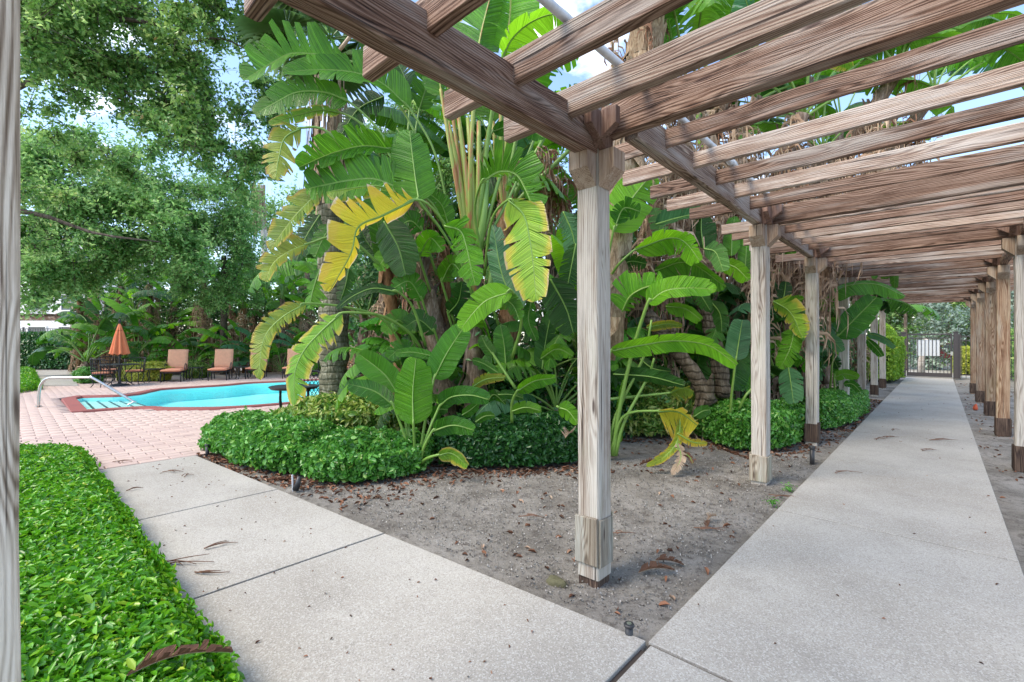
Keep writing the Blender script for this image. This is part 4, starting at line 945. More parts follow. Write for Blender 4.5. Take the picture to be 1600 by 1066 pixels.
LG([(600, 345), (622, 385), (634, 430)], 5.9, 5.9, 28, 28, 'lf_dark', .15)
LG([(545, 420), (540, 445), (532, 470)], 6.0, 6.0, 12, 12, 'lf_dark', .4)
LG([(560, 340), (548, 372), (552, 412)], 6.0, 5.9, 12, 18, 'lf_dark', .5)
LG([(600, 150), (560, 170), (530, 215)], 6.5, 6.3, 18, 16, 'lf_dark', .7)
LG([(560, 60), (585, 80), (610, 110)], 6.8, 6.6, 18, 14, 'lf_dark', .6)
LG([(620, 200), (640, 230), (665, 290)], 6.6, 6.5, 16, 20, 'lf_gloss', .6)
# crown above the long beam
LG([(743, 130), (750, 60), (775, -40)], 6.0, 6.2, 62, 34, 'lf_green', .25, stalk=[(735, 372, 6.4), (735, 250, 6.1)], sgn=(1, 1), stalkmat='stalkred', sr=.03)
LG([(790, 80), (797, 20), (800, -60)], 6.3, 6.4, 50, 44, 'lf_bright', .2, stalk=[(742, 372, 6.45), (755, 250, 6.4)], sgn=(1, -1), stalkmat='stalkred', sr=.028)
LG([(785, 90), (800, 60), (830, 34), (868, 22), (900, 40)], 5.8, 5.5, 16, 36, 'lf_bright', .5, stalk=[(745, 372, 6.4), (765, 200, 6.1)], sr=.026)
LG([(690, 150), (680, 90), (640, 20)], 6.2, 6.3, 30, 26, 'lf_green', .5, stalk=[(728, 370, 6.4), (705, 240, 6.2)], stalkmat='stalkred', sr=.028)
LG([(700, 130), (706, 60), (700, 0)], 6.6, 6.8, 26, 24, 'lf_yg', .6, stalk=[(733, 372, 6.5), (716, 240, 6.5)], stalkmat='stalkred', sr=.03)
LG([(830, 130), (860, 90), (905, 80)], 6.4, 6.1, 24, 28, 'lf_bright', .6, stalk=[(750, 385, 6.4), (795, 230, 6.3)], sr=.022)
LG([(840, 205), (868, 168), (905, 150), (930, 160)], 6.6, 6.3, 20, 24, 'lf_pale', .6, stalk=[(752, 390, 6.5), (800, 300, 6.5)], sr=.02)
LG([(770, 205), (800, 196), (832, 205), (850, 215)], 6.5, 6.2, 10, 12, 'lf_gloss', .3, stalk=[(742, 380, 6.5), (750, 260, 6.5)], sr=.02)
# right group
LG([(752, 285), (780, 268), (806, 272), (822, 298), (834, 328)], 5.5, 5.2, 42, 8, 'lf_green', .8, stalk=[(752, 400, 6.2), (742, 330, 5.9)])
LG([(795, 312), (819, 336), (829, 380), (834, 420), (838, 470)], 5.2, 5.0, 30, 44, 'lf_yg', .6, stalk=[(757, 430, 6.1), (768, 345, 5.6)], droop=0.0)
LG([(694, 352), (719, 360), (729, 385), (736, 418), (743, 446)], 5.2, 5.1, 22, 24, 'lf_bright', .85)
LG([(812, 486), (785, 430), (770, 352)], 5.6, 5.8, 18, 24, 'lf_blue', .3, sgn=(1, 1))
LG([(800, 455), (762, 468), (740, 488), (720, 514)], 5.0, 4.9, 18, 22, 'lf_bright', .25, stalk=[(800, 560, 5.6), (815, 500, 5.3)])
LG([(770, 455), (800, 475), (812, 500)], 5.1, 5.0, 14, 12, 'lf_green', .4)
LG([(860, 435), (884, 480), (896, 520)], 5.4, 5.3, 26, 30, 'lf_dark', .2)
LG([(900, 380), (892, 420), (886, 450)], 5.6, 5.6, 20, 18, 'lf_dark', .4)
LG([(880, 330), (896, 370), (900, 420)], 6.0, 6.0, 18, 18, 'lf_blue', .5)
LG([(847, 576), (853, 530), (862, 486)], 5.9, 5.9, 16, 14, 'lf_dark', .1, sgn=(1, 1))
LG([(830, 470), (826, 500), (838, 532)], 5.8, 5.8, 10, 10, 'lf_gloss', .2)
LG([(790, 568), (788, 540), (782, 508)], 5.6, 5.6, 17, 15, 'lf_gloss', .1, sgn=(1, 1))
LG([(772, 556), (760, 540), (752, 524)], 5.6, 5.6, 10, 10, 'lf_gloss', .1, stalk=[(806, 608, 5.5)])
LG([(778, 582), (756, 568), (738, 562)], 5.5, 5.4, 8, 7, 'lf_gloss', .2)
LG([(808, 611), (835, 595), (868, 590)], 5.3, 5.2, 9, 13, 'lf_bright', .15, stalk=[(800, 660, 5.5), (800, 630, 5.4)])
LG([(738, 604), (760, 592), (790, 589)], 5.4, 5.3, 9, 8, 'lf_olive', .5)
LG([(778, 616), (798, 616), (818, 622)], 5.4, 5.4, 7, 8, 'lf_gloss', .2)
LG([(800, 642), (822, 636), (846, 642)], 5.3, 5.2, 10, 8, 'lf_green', .3)
LG([(722, 648), (735, 640), (747, 630)], 5.5, 5.5, 8, 9, 'lf_gloss', .1)
LG([(743, 659), (757, 650), (773, 649)], 5.3, 5.3, 7, 7, 'lf_gloss', .1)
LG([(872, 636), (888, 642), (903, 662)], 4.9, 4.8, 13, 12, 'lf_bright', .3, stalk=[(930, 690, 5.2), (900, 650, 5.0)])
LG([(690, 560), (700, 545), (720, 536)], 6.0, 6.0, 12, 12, 'lf_dark', .2)
LG([(760, 630), (772, 616), (790, 632)], 5.7, 5.7, 9, 9, 'lf_gloss', .3)
LG([(845, 560), (870, 545), (896, 556)], 5.7, 5.5, 10, 12, 'lf_green', .5)
trunk_px(P1, [(742, 640), (742, 560), (740, 470), (738, 375)], 6.3, 6.5, 34, 26, 'bark', 26, seed=3)
for k, (x0, y0, x1, y1, mt) in enumerate([(735, 376, 716, 180, 'stalkred'), (738, 378, 731, 185, 'stalkred'), (742, 380, 748, 190, 'stalkred'), (730, 372, 700, 190, 'stalkred'), (747, 392, 762, 260, 'stalk'), (745, 470, 715, 395, 'stalkred'), (752, 500, 770, 410, 'stalk'), (740, 500, 722, 420, 'stalk')]):
    mb = MB(); sp = catmull([at(x0, y0, 6.42), at((x0 + x1) / 2 + 3, (y0 + y1) / 2, 6.3), at(x1, y1, 6.35)], 8); mb.tube(sp, [.062 - .005 * i for i in range(8)], 8); mb.build('stalk', M[mt], P1, True)
b0 = gp(742, 700, -.05); settle(P1, (b0.x, b0.y, -.05))

P2 = plant('leaning grey-brown trunk with shredded bark at the left of the near clump', None)
trunk_px(P2, [(700, 640), (690, 560), (665, 470), (645, 400), (625, 315)], 6.6, 6.5, 40, 34, 'bark', 34, seed=9)
trunk_px(P2, [(712, 630), (702, 540), (695, 450), (690, 400)], 6.9, 6.8, 20, 16, 'barkorange', 12, seed=10)
trunk_px(P2, [(668, 630), (655, 560), (640, 500), (632, 430)], 7.0, 7.0, 20, 16, 'bark', 10, seed=13)
for k in range(9):
    p = at(random.uniform(622, 690), random.uniform(300, 430), random.uniform(6.4, 6.9)); dead_blade(P2, p, random.uniform(.5, 1.0), .1, 60 + k, random.choice(['lf_dead', 'lf_rust']))
leafpx(P2, [(640, 160), (632, 120), (600, 60)], 7.2, 7.2, 24, 20, 'lf_dark', .6, stalk=[(630, 315, 6.6), (636, 230, 6.9)])
leafpx(P2, [(655, 170), (672, 120), (690, 90)], 7.2, 7.2, 24, 20, 'lf_green', .6, stalk=[(630, 315, 6.6), (645, 230, 6.9)])
for q, m_ in (([(640, 430), (610, 400), (588, 420)], 'lf_green'), ([(660, 470), (640, 440), (612, 452)], 'lf_gloss'), ([(690, 440), (706, 412), (724, 430)], 'lf_green'), ([(655, 400), (672, 372), (692, 392)], 'lf_bright'), ([(680, 520), (655, 500), (632, 512)], 'lf_dark'),
              ([(700, 490), (716, 470), (722, 440)], 'lf_dark'), ([(642, 520), (622, 500), (600, 520)], 'lf_green'), ([(660, 360), (640, 345), (616, 362)], 'lf_gloss'), ([(650, 560), (628, 545), (606, 560)], 'lf_gloss'), ([(770, 480), (790, 460), (815, 450)], 'lf_green'), ([(700, 350), (690, 320), (668, 300)], 'lf_green')):
    leafpx(P2, q, 6.15, 5.9, 15, 17, m_, .35, stalk=[(q[0][0] + 22, q[0][1] + 70, 6.5)])
b0 = gp(702, 690, -.05); settle(P2, (b0.x, b0.y, -.05))
P3 = plant('slender dark stem with an orange sheath right of the big palm trunk', None)
trunk_px(P3, [(640, 625), (622, 560), (612, 480), (600, 410)], 6.9, 6.8, 20, 18, 'barkorange', 16, seed=21)
for k, q in enumerate([[(600, 410), (575, 380), (560, 350)], [(600, 410), (590, 350), (575, 300)], [(602, 410), (614, 340), (640, 280)]]):
    leafpx(P3, q, 6.9, 6.8, 14, 16, ('lf_dark', 'lf_green', 'lf_gloss')[k], .5)
b0 = gp(640, 690, -.05); settle(P3, (b0.x, b0.y, -.05))
P4 = plant('second crown of reddish stalks behind the hanging yellow-green leaf', None)
trunk_px(P4, [(800, 640), (796, 540), (792, 440), (790, 330)], 7.3, 7.4, 30, 28, 'barkorange', 20, seed=31)
for k, (x1, y1) in enumerate([(770, 190), (782, 170), (795, 160), (812, 185), (850, 215), (900, 225)]):
    mb = MB(); sp = catmull([at(790, 335, 7.4), at((790 + x1) / 2 - 2, (335 + y1) / 2, 7.3), at(x1, y1, 7.3)], 8); mb.tube(sp, [.055 - .004 * i for i in range(8)], 8); mb.build('stalk', M['stalkred' if k < 3 else 'stalk'], P4, True)
for k in range(26):
    p = at(random.uniform(790, 885), random.uniform(225, 330), random.uniform(7.2, 7.8)); dead_blade(P4, p, random.uniform(.4, .9), .09, 160 + k, random.choice(['lf_dead', 'lf_rust', 'lf_rust']))
for q, m_ in (([(812, 185), (835, 120), (850, 60)], 'lf_green'), ([(850, 215), (880, 170), (915, 150)], 'lf_bright'), ([(770, 190), (760, 140), (740, 100)], 'lf_green'), ([(900, 225), (935, 190), (960, 175)], 'lf_pale')):
    leafpx(P4, q, 7.3, 7.2, 26, 24, m_, .4)
b0 = gp(800, 690, -.05); settle(P4, (b0.x, b0.y, -.05))

# young plant with broad whole leaves in front of the clump
P5 = plant('young plant with broad whole leaves growing out of the low front hedge', None)
Q = lambda *a, **k: leafpx(P5, *a, **k)
Q([(678, 592), (698, 552), (724, 512)], 5.3, 5.2, 22, 22, 'lf_gloss', 0, stalk=[(655, 722, 5.3), (664, 660, 5.3)], sgn=(1, -1))
Q([(646, 664), (645, 612), (650, 560)], 5.1, 5.2, 28, 31, 'lf_bright', 0.02, stalk=[(651, 722, 5.25), (648, 700, 5.2)], sgn=(1, 1))
Q([(620, 612), (600, 584), (562, 554)], 5.3, 5.3, 21, 20, 'lf_gloss', 0, stalk=[(640, 720, 5.3), (634, 660, 5.3)], sgn=(-1, -1))
Q([(614, 632), (585, 611), (545, 600)], 5.2, 5.1, 16, 15, 'lf_gloss', .12, stalk=[(645, 720, 5.3), (632, 680, 5.25)])
Q([(687, 634), (705, 620), (735, 617), (764, 624)], 5.2, 5.0, 15, 13, 'lf_gloss', 0, stalk=[(655, 722, 5.25), (668, 680, 5.2)])
Q([(676, 673), (708, 664), (741, 672)], 5.1, 5.0, 15, 14, 'lf_gloss', .03, stalk=[(657, 722, 5.2), (662, 700, 5.15)])
Q([(684, 711), (706, 708), (731, 728)], 4.95, 4.85, 9, 14, 'lf_yg', .1, stalk=[(657, 724, 5.2), (668, 716, 5.05)])
Q([(676, 556), (645, 550), (618, 552)], 5.7, 5.6, 8, 8, 'lf_gloss', .05)
Q([(636, 640), (640, 625), (652, 615)], 5.4, 5.4, 9, 9, 'lf_green', 0, stalk=[(645, 720, 5.3), (640, 680, 5.3)])
Q([(676, 655), (684, 640), (700, 640)], 5.4, 5.4, 8, 10, 'lf_gloss', .1, stalk=[(657, 722, 5.3)])
b0 = gp(653, 730, 0); settle(P5, (b0.x, b0.y, 0))

# plant just right of the nearest full post
P6 = plant('plant with long arching stalks rising just right of the nearest full post', None)
Q = lambda *a, **k: leafpx(P6, *a, **k)
Q([(1012, 474), (1040, 454), (1080, 450), (1119, 453)], 5.4, 5.1, 21, 13, 'lf_bright', .1, stalk=[(958, 712, 5.8), (968, 640, 5.75), (988, 550, 5.6)], sr=.024, sgn=(1, -1))
Q([(972, 486), (985, 462), (1010, 448), (1034, 446)], 5.7, 5.4, 34, 16, 'lf_bright', .5, sgn=(1, 1))
Q([(955, 548), (1007, 538), (1056, 532), (1108, 540), (1151, 570)], 5.6, 5.0, 12, 18, 'lf_bright', .3, stalk=[(955, 690, 5.8), (945, 600, 5.75)])
Q([(958, 584), (1015, 588), (1070, 602)], 5.8, 5.4, 14, 9, 'lf_dark', .3)
Q([(1028, 642), (1060, 643), (1090, 664)], 5.4, 5.1, 7, 44, 'lf_yellow', .4, stalk=[(955, 706, 5.8), (975, 650, 5.7)], stalkmat='stalk')
Q([(1064, 655), (1058, 690), (1036, 715), (1010, 728)], 5.25, 5.2, 7, 8, 'lf_olive', .5, stalk=[(1075, 652, 5.2)])
Q([(1058, 676), (1082, 690), (1105, 692)], 5.2, 5.1, 6, 8, 'lf_yellow', .9)
Q([(1058, 692), (1064, 715), (1050, 742)], 5.2, 5.1, 8, 8, 'lf_dead', .9)
Q([(1056, 700), (1076, 712), (1083, 724)], 5.2, 5.1, 4, 5, 'lf_rust', .9)
Q([(1046, 614), (1066, 606), (1084, 612)], 5.7, 5.5, 5, 22, 'lf_olive', .5, stalk=[(950, 624, 5.8), (1000, 619, 5.8)], stalkmat='stalk')
Q([(1010, 512), (1040, 506), (1066, 508)], 6.0, 5.9, 6, 8, 'lf_olive', .3)
Q([(970, 690), (966, 640), (975, 590)], 5.9, 5.9, 3, 4, 'lf_bright', 0)
for k, q in enumerate([[(950, 715, 5.85), (962, 650, 5.8), (1005, 560, 5.7), (1018, 500, 5.6)], [(962, 712, 5.8), (975, 660, 5.75), (1012, 590, 5.7), (1022, 560, 5.6)]]):
    mb = MB(); sp = catmull([at(*p) for p in q], 10); mb.tube(sp, [.026 - .0015 * i for i in range(10)], 8); mb.build('stalk', M['stalk'], P6, True)
b0 = gp(957, 715, -.03); settle(P6, (b0.x, b0.y, -.03))

P7 = plant('mass of broad bright leaves between the first two posts', None)
Q = lambda *a, **k: leafpx(P7, *a, **k)
Q([(958, 362), (986, 312), (1018, 272)], 6.0, 6.1, 34, 34, 'lf_bright', .15, stalk=[(940, 600, 6.6), (945, 450, 6.3)], sgn=(1, 1))
Q([(962, 350), (975, 325), (1000, 330)], 5.9, 5.8, 16, 18, 'lf_gloss', .6)
Q([(1024, 350), (1058, 340), (1098, 331)], 6.2, 5.9, 18, 5, 'lf_blue', .1, sgn=(-1, 1))
Q([(1035, 372), (1028, 345), (1022, 325)], 6.3, 6.3, 14, 14, 'lf_pale', .5)
Q([(992, 390), (1043, 372), (1070, 378), (1094, 408)], 6.1, 5.7, 14, 24, 'lf_bright', .4, stalk=[(950, 440, 6.4), (965, 415, 6.2)])
Q([(1100, 388), (1118, 394), (1130, 424)], 6.0, 5.8, 16, 14, 'lf_pale', .3)
Q([(1023, 422), (1075, 410), (1134, 448)], 6.2, 5.8, 8, 24, 'lf_green', .3)
Q([(1128, 410), (1150, 418), (1170, 438)], 6.3, 6.0, 12, 14, 'lf_bright', .3)
Q([(1100, 388), (1096, 362), (1096, 340)], 6.7, 6.7, 16, 22, 'lf_dark', .05, sgn=(1, 1))
Q([(1143, 400), (1144, 370), (1148, 338)], 6.9, 6.9, 13, 12, 'lf_green', .05, sgn=(1, 1))
Q([(1164, 425), (1166, 390), (1166, 355)], 6.9, 6.9, 12, 12, 'lf_green', .05, sgn=(1, 1))
Q([(1040, 478), (1070, 482), (1096, 500)], 6.3, 6.1, 8, 13, 'lf_green', .3)
Q([(1150, 563), (1155, 530), (1160, 500)], 6.2, 6.2, 18, 16, 'lf_blue', 0, stalk=[(1141, 650, 6.4), (1144, 610, 6.3)], sgn=(1, 1))
Q([(1172, 610), (1178, 595), (1182, 582)], 6.3, 6.3, 8, 8, 'lf_gloss', 0, stalk=[(1155, 640, 6.4), (1164, 620, 6.3)])
Q([(1085, 650), (1098, 642), (1110, 640)], 6.0, 6.0, 9, 9, 'lf_gloss', .1)
Q([(960, 420), (985, 408), (1010, 412)], 6.4, 6.3, 12, 16, 'lf_dark', .4)
Q([(1065, 440), (1090, 455), (1110, 485)], 6.5, 6.3, 12, 14, 'lf_dark', .4)
Q([(1110, 470), (1125, 490), (1128, 520)], 6.7, 6.6, 12, 12, 'lf_dark', .3)
Q([(1000, 560), (1020, 575), (1048, 580)], 6.4, 6.2, 8, 10, 'lf_dark', .3)
b0 = at(1010, 535, 6.8); settle(P7, (b0.x, b0.y, -.05))
for i, (pts, D, w0, w1, lab, bk) in enumerate([([(1132, 620), (1122, 565), (1108, 500), (1090, 455)], 7.3, 26, 22, 'leaning ringed bare stem between the first two posts', 'ringbark'),
        ([(1108, 630), (1085, 585), (1050, 540), (1010, 490)], 7.0, 24, 22, 'low leaning bare stem with a rusty tuft below the ringed one', 'ringbark'),
        ([(1085, 600), (1078, 460), (1070, 360), (1055, 290)], 7.8, 16, 14, 'thin pale upright stem behind the bright leaves between the first two posts', 'bark'),
        ([(1290, 600), (1288, 520), (1291, 460), (1298, 405)], 9.5, 14, 12, 'pale branched stem between the third and fourth posts', 'bark')]):
    e = plant(lab, None, 'stem', name='bare_stem'); trunk_px(e, pts, D, D, w0, w1, bk, 8, seed=50 + i); b0 = at(pts[0][0], 535, D); settle(e, (b0.x, b0.y, -.05))
# wide fibrous trunk behind the nearest full post
P8 = plant('thick tan fibrous trunk rising behind the nearest full post through the joists', None, 'tree', name='old_palm')
trunk_px(P8, [(940, 560), (962, 330), (990, 170), (1010, 60), (1020, -60)], 6.6, 6.3, 64, 50, 'thatch', 60, seed=71)
for k in range(20): dead_blade(P8, at(random.uniform(960, 1045), random.uniform(-60, 210), random.uniform(6.1, 6.6)), random.uniform(.6, 1.3), .1, 260 + k, random.choice(['lf_dead', 'lf_dead', 'lf_rust']))
b0 = at(930, 535, 6.6); settle(P8, (b0.x, b0.y, -.05))

# plants between the later posts
P9 = plant('plant with a yellow-edged leaf and drooping blue-green leaf between the second and third posts', None)
Q = lambda *a, **k: leafpx(P9, *a, **k)
Q([(1208, 470), (1235, 488), (1254, 528)], 6.9, 6.6, 20, 12, 'lf_yg', .5)
Q([(1225, 478), (1240, 470), (1256, 466)], 6.9, 6.8, 8, 5, 'lf_bright', .2)
Q([(1242, 512), (1234, 545), (1219, 576)], 7.0, 6.9, 14, 15, 'lf_green', .5)
Q([(1232, 574), (1236, 600), (1240, 630)], 6.7, 6.6, 17, 17, 'lf_blue', .3)
Q([(1222, 478), (1226, 456), (1228, 440)], 7.3, 7.3, 10, 10, 'lf_dark', .2)
Q([(1216, 395), (1228, 388), (1242, 400)], 7.5, 7.4, 8, 10, 'lf_green', .4)
b0 = at(1228, 535, 7.2); settle(P9, (b0.x, b0.y, -.05))
P10 = plant('plant with two long dark glossy leaves reaching over the walk beside the fourth post', None)
Q = lambda *a, **k: leafpx(P10, *a, **k)
Q([(1292, 464), (1325, 446), (1370, 444), (1414, 463)], 8.6, 8.0, 5, 17, 'lf_gloss', .06, sgn=(1, -1))
Q([(1307, 527), (1336, 498), (1370, 464)], 8.3, 8.0, 19, 20, 'lf_gloss', .05, sgn=(1, -1), stalk=[(1295, 640, 8.9), (1300, 570, 8.6)])
Q([(1278, 484), (1290, 474), (1303, 476)], 8.6, 8.5, 10, 9, 'lf_green', .4)
Q([(1276, 520), (1290, 505), (1312, 500)], 8.7, 8.4, 8, 12, 'lf_green', .2)
Q([(1277, 524), (1298, 530), (1317, 549)], 8.2, 8.0, 10, 10, 'lf_blue', .1)
Q([(1355, 520), (1378, 527), (1399, 543)], 8.3, 8.1, 3, 7, 'lf_blue', .1)
Q([(1355, 530), (1370, 545), (1379, 557)], 8.3, 8.2, 5, 7, 'lf_gloss', .1)
Q([(1303, 590), (1320, 584), (1342, 590)], 8.6, 8.4, 8, 8, 'lf_green', .2, stalk=[(1308, 650, 8.9)])
Q([(1318, 600), (1332, 600), (1345, 612)], 8.6, 8.4, 6, 6, 'lf_gloss', .2)
Q([(1286, 566), (1300, 560), (1310, 575)], 8.8, 8.7, 9, 9, 'lf_dark', .3)
b0 = at(1302, 535, 9.0); settle(P10, (b0.x, b0.y, -.05))
V1 = plant('broad green leaves hanging through the joists above the fourth and fifth posts', None, 'climbing plant', name='climbing_plant')
for q, w_ in (([(1374, 398), (1380, 415), (1384, 436)], 8), ([(1388, 402), (1396, 425), (1398, 452)], 6), ([(1416, 398), (1419, 410), (1416, 424)], 8), ([(1404, 384), (1415, 386), (1424, 390)], 5), ([(1360, 400), (1368, 415), (1366, 436)], 6)):
    leafpx(V1, q, 9.2, 9.15, w_, w_, 'lf_green', .1)
mb = MB(); mb.tube(catmull([at(1352, 385, 9.3), at(1375, 392, 9.25), at(1420, 396, 9.25)], 8), .012, 6); mb.build('stem', M['stalk'], V1, True)
b0 = at(1385, 400, 9.25); settle(V1, b0)

# ---- big palm with a grey-green trunk
PT = plant('big palm with a mottled grey-green trunk and a skirt of dry fronds beside the pool', None, 'palm tree', name='palm_tree')
trunk_px(PT, [(522, 652), (522, 600), (522, 560), (522, 490), (518, 400), (516, 240)], 8.0, 8.0, 48, 40, 'palmbark', 0, seed=81)
mb = MB()
for k in range(170):
    a = random.uniform(0, 6.28); z = random.uniform(4.3, 6.0); r0 = .22 + random.uniform(0, .16); c = at(516, 535, 8.0); L_ = random.uniform(.5, 1.1); w_ = random.uniform(.01, .035)
    p = Vector((c.x + math.cos(a) * r0, c.y + math.sin(a) * r0, z)); s = Vector((-math.sin(a), math.cos(a), 0)) * w_; o_ = Vector((math.cos(a), math.sin(a), 0)) * random.uniform(0, .08)
    mb.add([p - s, p + s, p + s * .7 + o_ + Vector((0, 0, -L_)), p - s * .7 + o_ + Vector((0, 0, -L_))], [(0, 1, 2, 3)])
mb.build('dry_skirt', M['thatch'], PT)
def fan_frond(parent, c, d, size, mat, nseg=26, droop=.5, name='frond'):
    d = Vector(d).normalized(); up = Vector((0, 0, 1)); s = d.cross(up).normalized(); n_ = s.cross(d); mb = MB(); hub = Vector(c) + d * size * .8
    mb.tube([c, hub], .015, 5)
    for k in range(nseg):
        a = (k / (nseg - 1) - .5) * R(250); u = d * math.cos(a) + s * math.sin(a); L_ = size * (1 - .25 * abs(a) / 2.2); w_ = size * .035; t = u.cross(n_).normalized() * w_
        m = hub + u * L_ * .6; e = hub + u * L_; e.z -= droop * L_ * .5; mb.add([hub, m - t, e, m + t], [(0, 1, 2), (0, 2, 3)])
    o = mb.build(name, M[mat], parent); return o
c = at(516, 60, 8.0)
for k in range(16):
    a = k * 2.4; e = random.uniform(-.2, 1.0); fan_frond(PT, c, (math.cos(a) * math.cos(e), math.sin(a) * math.cos(e), math.sin(e)), random.uniform(.7, 1.0), 'frond')
b0 = at(522, 535, 8.0); settle(PT, (b0.x, b0.y, 0))
PT2 = plant('distant palm with a pale trunk and brown skirt left of the near clump', None, 'palm tree', name='palm_tree')
trunk_px(PT2, [(420, 545), (417, 470), (413, 380), (408, 290)], 26, 26, 9, 8, 'greywood', 0, seed=83)
mb = MB(); c = at(405, 535, 26)
for k in range(120):
    a = random.uniform(0, 6.28); z = random.uniform(8.4, 10.4); r0 = .2 + random.uniform(0, .22); L_ = random.uniform(.6, 1.4); w_ = random.uniform(.03, .08)
    p = Vector((c.x + math.cos(a) * r0, c.y + math.sin(a) * r0, z)); s = Vector((-math.sin(a), math.cos(a), 0)) * w_
    mb.add([p - s, p + s, p + s * .6 + Vector((0, 0, -L_)), p - s * .6 + Vector((0, 0, -L_))], [(0, 1, 2, 3)])
mb.build('dry_skirt', M['thatch'], PT2)
c = at(405, 275, 26)
for k in range(9):
    a = k * 2.4; e = random.uniform(.3, 1.2); fan_frond(PT2, c, (math.cos(a) * math.cos(e), math.sin(a) * math.cos(e), math.sin(e)), random.uniform(.8, 1.2), 'frond')
b0 = at(420, 535, 26); settle(PT2, (b0.x, b0.y, 0))

# ---- broad-leaved trees
def tree(label, trunk_pts, limbs, puffs, n, leaf, mat, cat='tree', name='oak_tree', bark='oakbark', r0=.25):
    e = empty(name); tag(e, label, cat); base = Vector(trunk_pts[0]); e.location = base
    mb = MB(); P = catmull(trunk_pts, 10); mb.tube([p - base for p in P], [r0 * (1 - .05 * i) for i in range(10)], 10)
    for pts, ra in limbs: P = catmull(pts, 12); mb.tube([p - base for p in P], [ra * (1.05 - .08 * i) for i in range(12)], 7)
    C0 = np.array([tuple(p[0]) for p in puffs]); R0 = np.array([p[1] for p in puffs])
    # fine twigs through every puff
    for c, rr in puffs:
        for _ in range(4):
            d = Vector((random.gauss(0, 1), random.gauss(0, 1), random.gauss(0, .7))).normalized() * rr; cc = Vector(c) - base
            mb.tube([cc - d * .6, cc + Vector((0, 0, .05)), cc + d * .95], [.018, .012, .004], 4, cap=False)
    mb.build('trunk', M[bark], e, True)
    K = 14; m = n // K; C1, d1 = puff_points(C0, R0, m, .75)          # sprigs of leaves along short twigs
    keep = lump(C1[:, 0] * 3.4, C1[:, 1] * 3.4 + C1[:, 2] * 4.4, 1.5, 1.0) + .35 * rng.normal(0, 1, m) > -.22
    C1, d1 = C1[keep], d1[keep]; m = len(C1); tw = d1 * .8 + rng.normal(0, .5, (m, 3)) - np.array([0, 0, .25]); tw /= np.linalg.norm(tw, axis=1)[:, None]
    t = rng.uniform(-1, 1, (m, K, 1)); C = (C1[:, None] + tw[:, None] * t * leaf * 2.6 + rng.normal(0, leaf * .42, (m, K, 3))).reshape(-1, 3)
    d = np.repeat(d1 * .5 + np.array([0, 0, .6]), K, 0); rv = np.clip(np.repeat(rng.beta(1.6, 1.9, m), K) * .72 + rng.uniform(0, .34, m * K) - .03, 0, 1)
    scatter('crown', C - np.array(base), d, leaf, M[mat], e, .7, .52, rnd=rv)
    mb = MB(); sel = rng.choice(m, min(m, 500), replace=False)
    for i in sel:
        c = C1[i] - np.array(base); v = tw[i] * leaf * 4.5; mb.tube([c - v, c + v * .1 + np.array([0, 0, .02]), c + v], [.009, .007, .003], 3, cap=False)
    mb.build('twigs', M[bark], e)
    return e
def puffs_px(lst, jit=.35, per=3):
    out = []
    for px, py, D, r in lst:
        for k in range(per):
            q = at(px, py, D) + Vector((random.gauss(0, 1), random.gauss(0, 1), random.gauss(0, .7))) * r * jit * 1.6; out.append((q, r * random.uniform(.45, .8)))
    return out
b = at(-250, 535, 11); b.z = 0
limb = [([at(-230, 200, 11), at(-20, 60, 10.8), at(170, 30, 10.6), at(300, 50, 10.4)], .12), ([at(-230, 240, 11), at(-60, 180, 11), at(90, 110, 11), at(240, 90, 11), at(330, 150, 11)], .10),
        ([at(-230, 300, 11), at(-50, 320, 11.5), at(60, 335, 11.8), at(150, 365, 12), at(250, 378, 12)], .09), ([at(90, 110, 11), at(200, 160, 11), at(290, 200, 11)], .04), ([at(240, 90, 11), at(340, 60, 11), at(420, 100, 11)], .04)]
lst = [(60, 40, 10.5, 1.1), (130, 40, 10.8, 1.0), (200, 40, 11, .9), (60, 110, 10.5, .9), (130, 95, 11, .8), (200, 100, 11, .8), (250, 60, 10.6, .8), (300, 95, 11, .7), (330, 160, 11, .7), (280, 190, 11, .7), (350, 215, 11.2, .6), (390, 235, 11.4, .55), (230, 200, 11.3, .5), (210, 165, 11.4, .5),
       (400, 60, 11.5, .6), (380, 120, 11.2, .65), (440, 30, 12, .6), (330, 10, 10.8, .6), (90, -60, 10, 1.4), (230, -60, 10, 1.3), (370, -60, 10.4, 1.0), (420, 180, 11.6, .55), (300, 250, 11.6, .5), (370, 270, 11.8, .45), (265, 150, 11, .5), (45, 175, 10.8, .6), (340, 40, 11, .5), (150, -20, 10.5, .9),
       (470, 60, 12.5, .5), (480, 10, 12.5, .6), (455, 120, 12.5, .4), (30, 20, 10.5, .9), (300, 130, 11, .6), (250, 120, 11.2, .6), (170, 120, 11.1, .5), (350, 180, 11.3, .5), (315, 215, 11.4, .5)]
tree('large oak whose leafy boughs hang over the left of the scene from above', [b, b + Vector((.2, 0, 3)), at(-230, 240, 11)], limb, puffs_px(lst + [(70, 300, 12, .6), (130, 250, 12, .5), (200, 270, 12, .5), (60, 380, 12, .5)]), 115000, .115, 'oak')
b = at(-40, 535, 19); b.z = 0
lst = [(50, 260, 17, 1.0), (100, 250, 17, 1.0), (160, 270, 17.5, 1.1), (70, 320, 17, 1.1), (140, 330, 17, 1.2), (210, 300, 17.5, 1.1), (250, 350, 17.5, 1.1), (190, 370, 17.5, 1.1), (120, 380, 18, .9), (300, 330, 18, 1.0), (280, 395, 18, 1.0), (230, 400, 18, .9), (45, 390, 16, .8), (60, 440, 16, .8), (45, 300, 16, .9), (95, 220, 17.5, .7), (200, 245, 18, .7), (60, 470, 16, .5), (160, 410, 18, .8), (240, 290, 18, .8)]
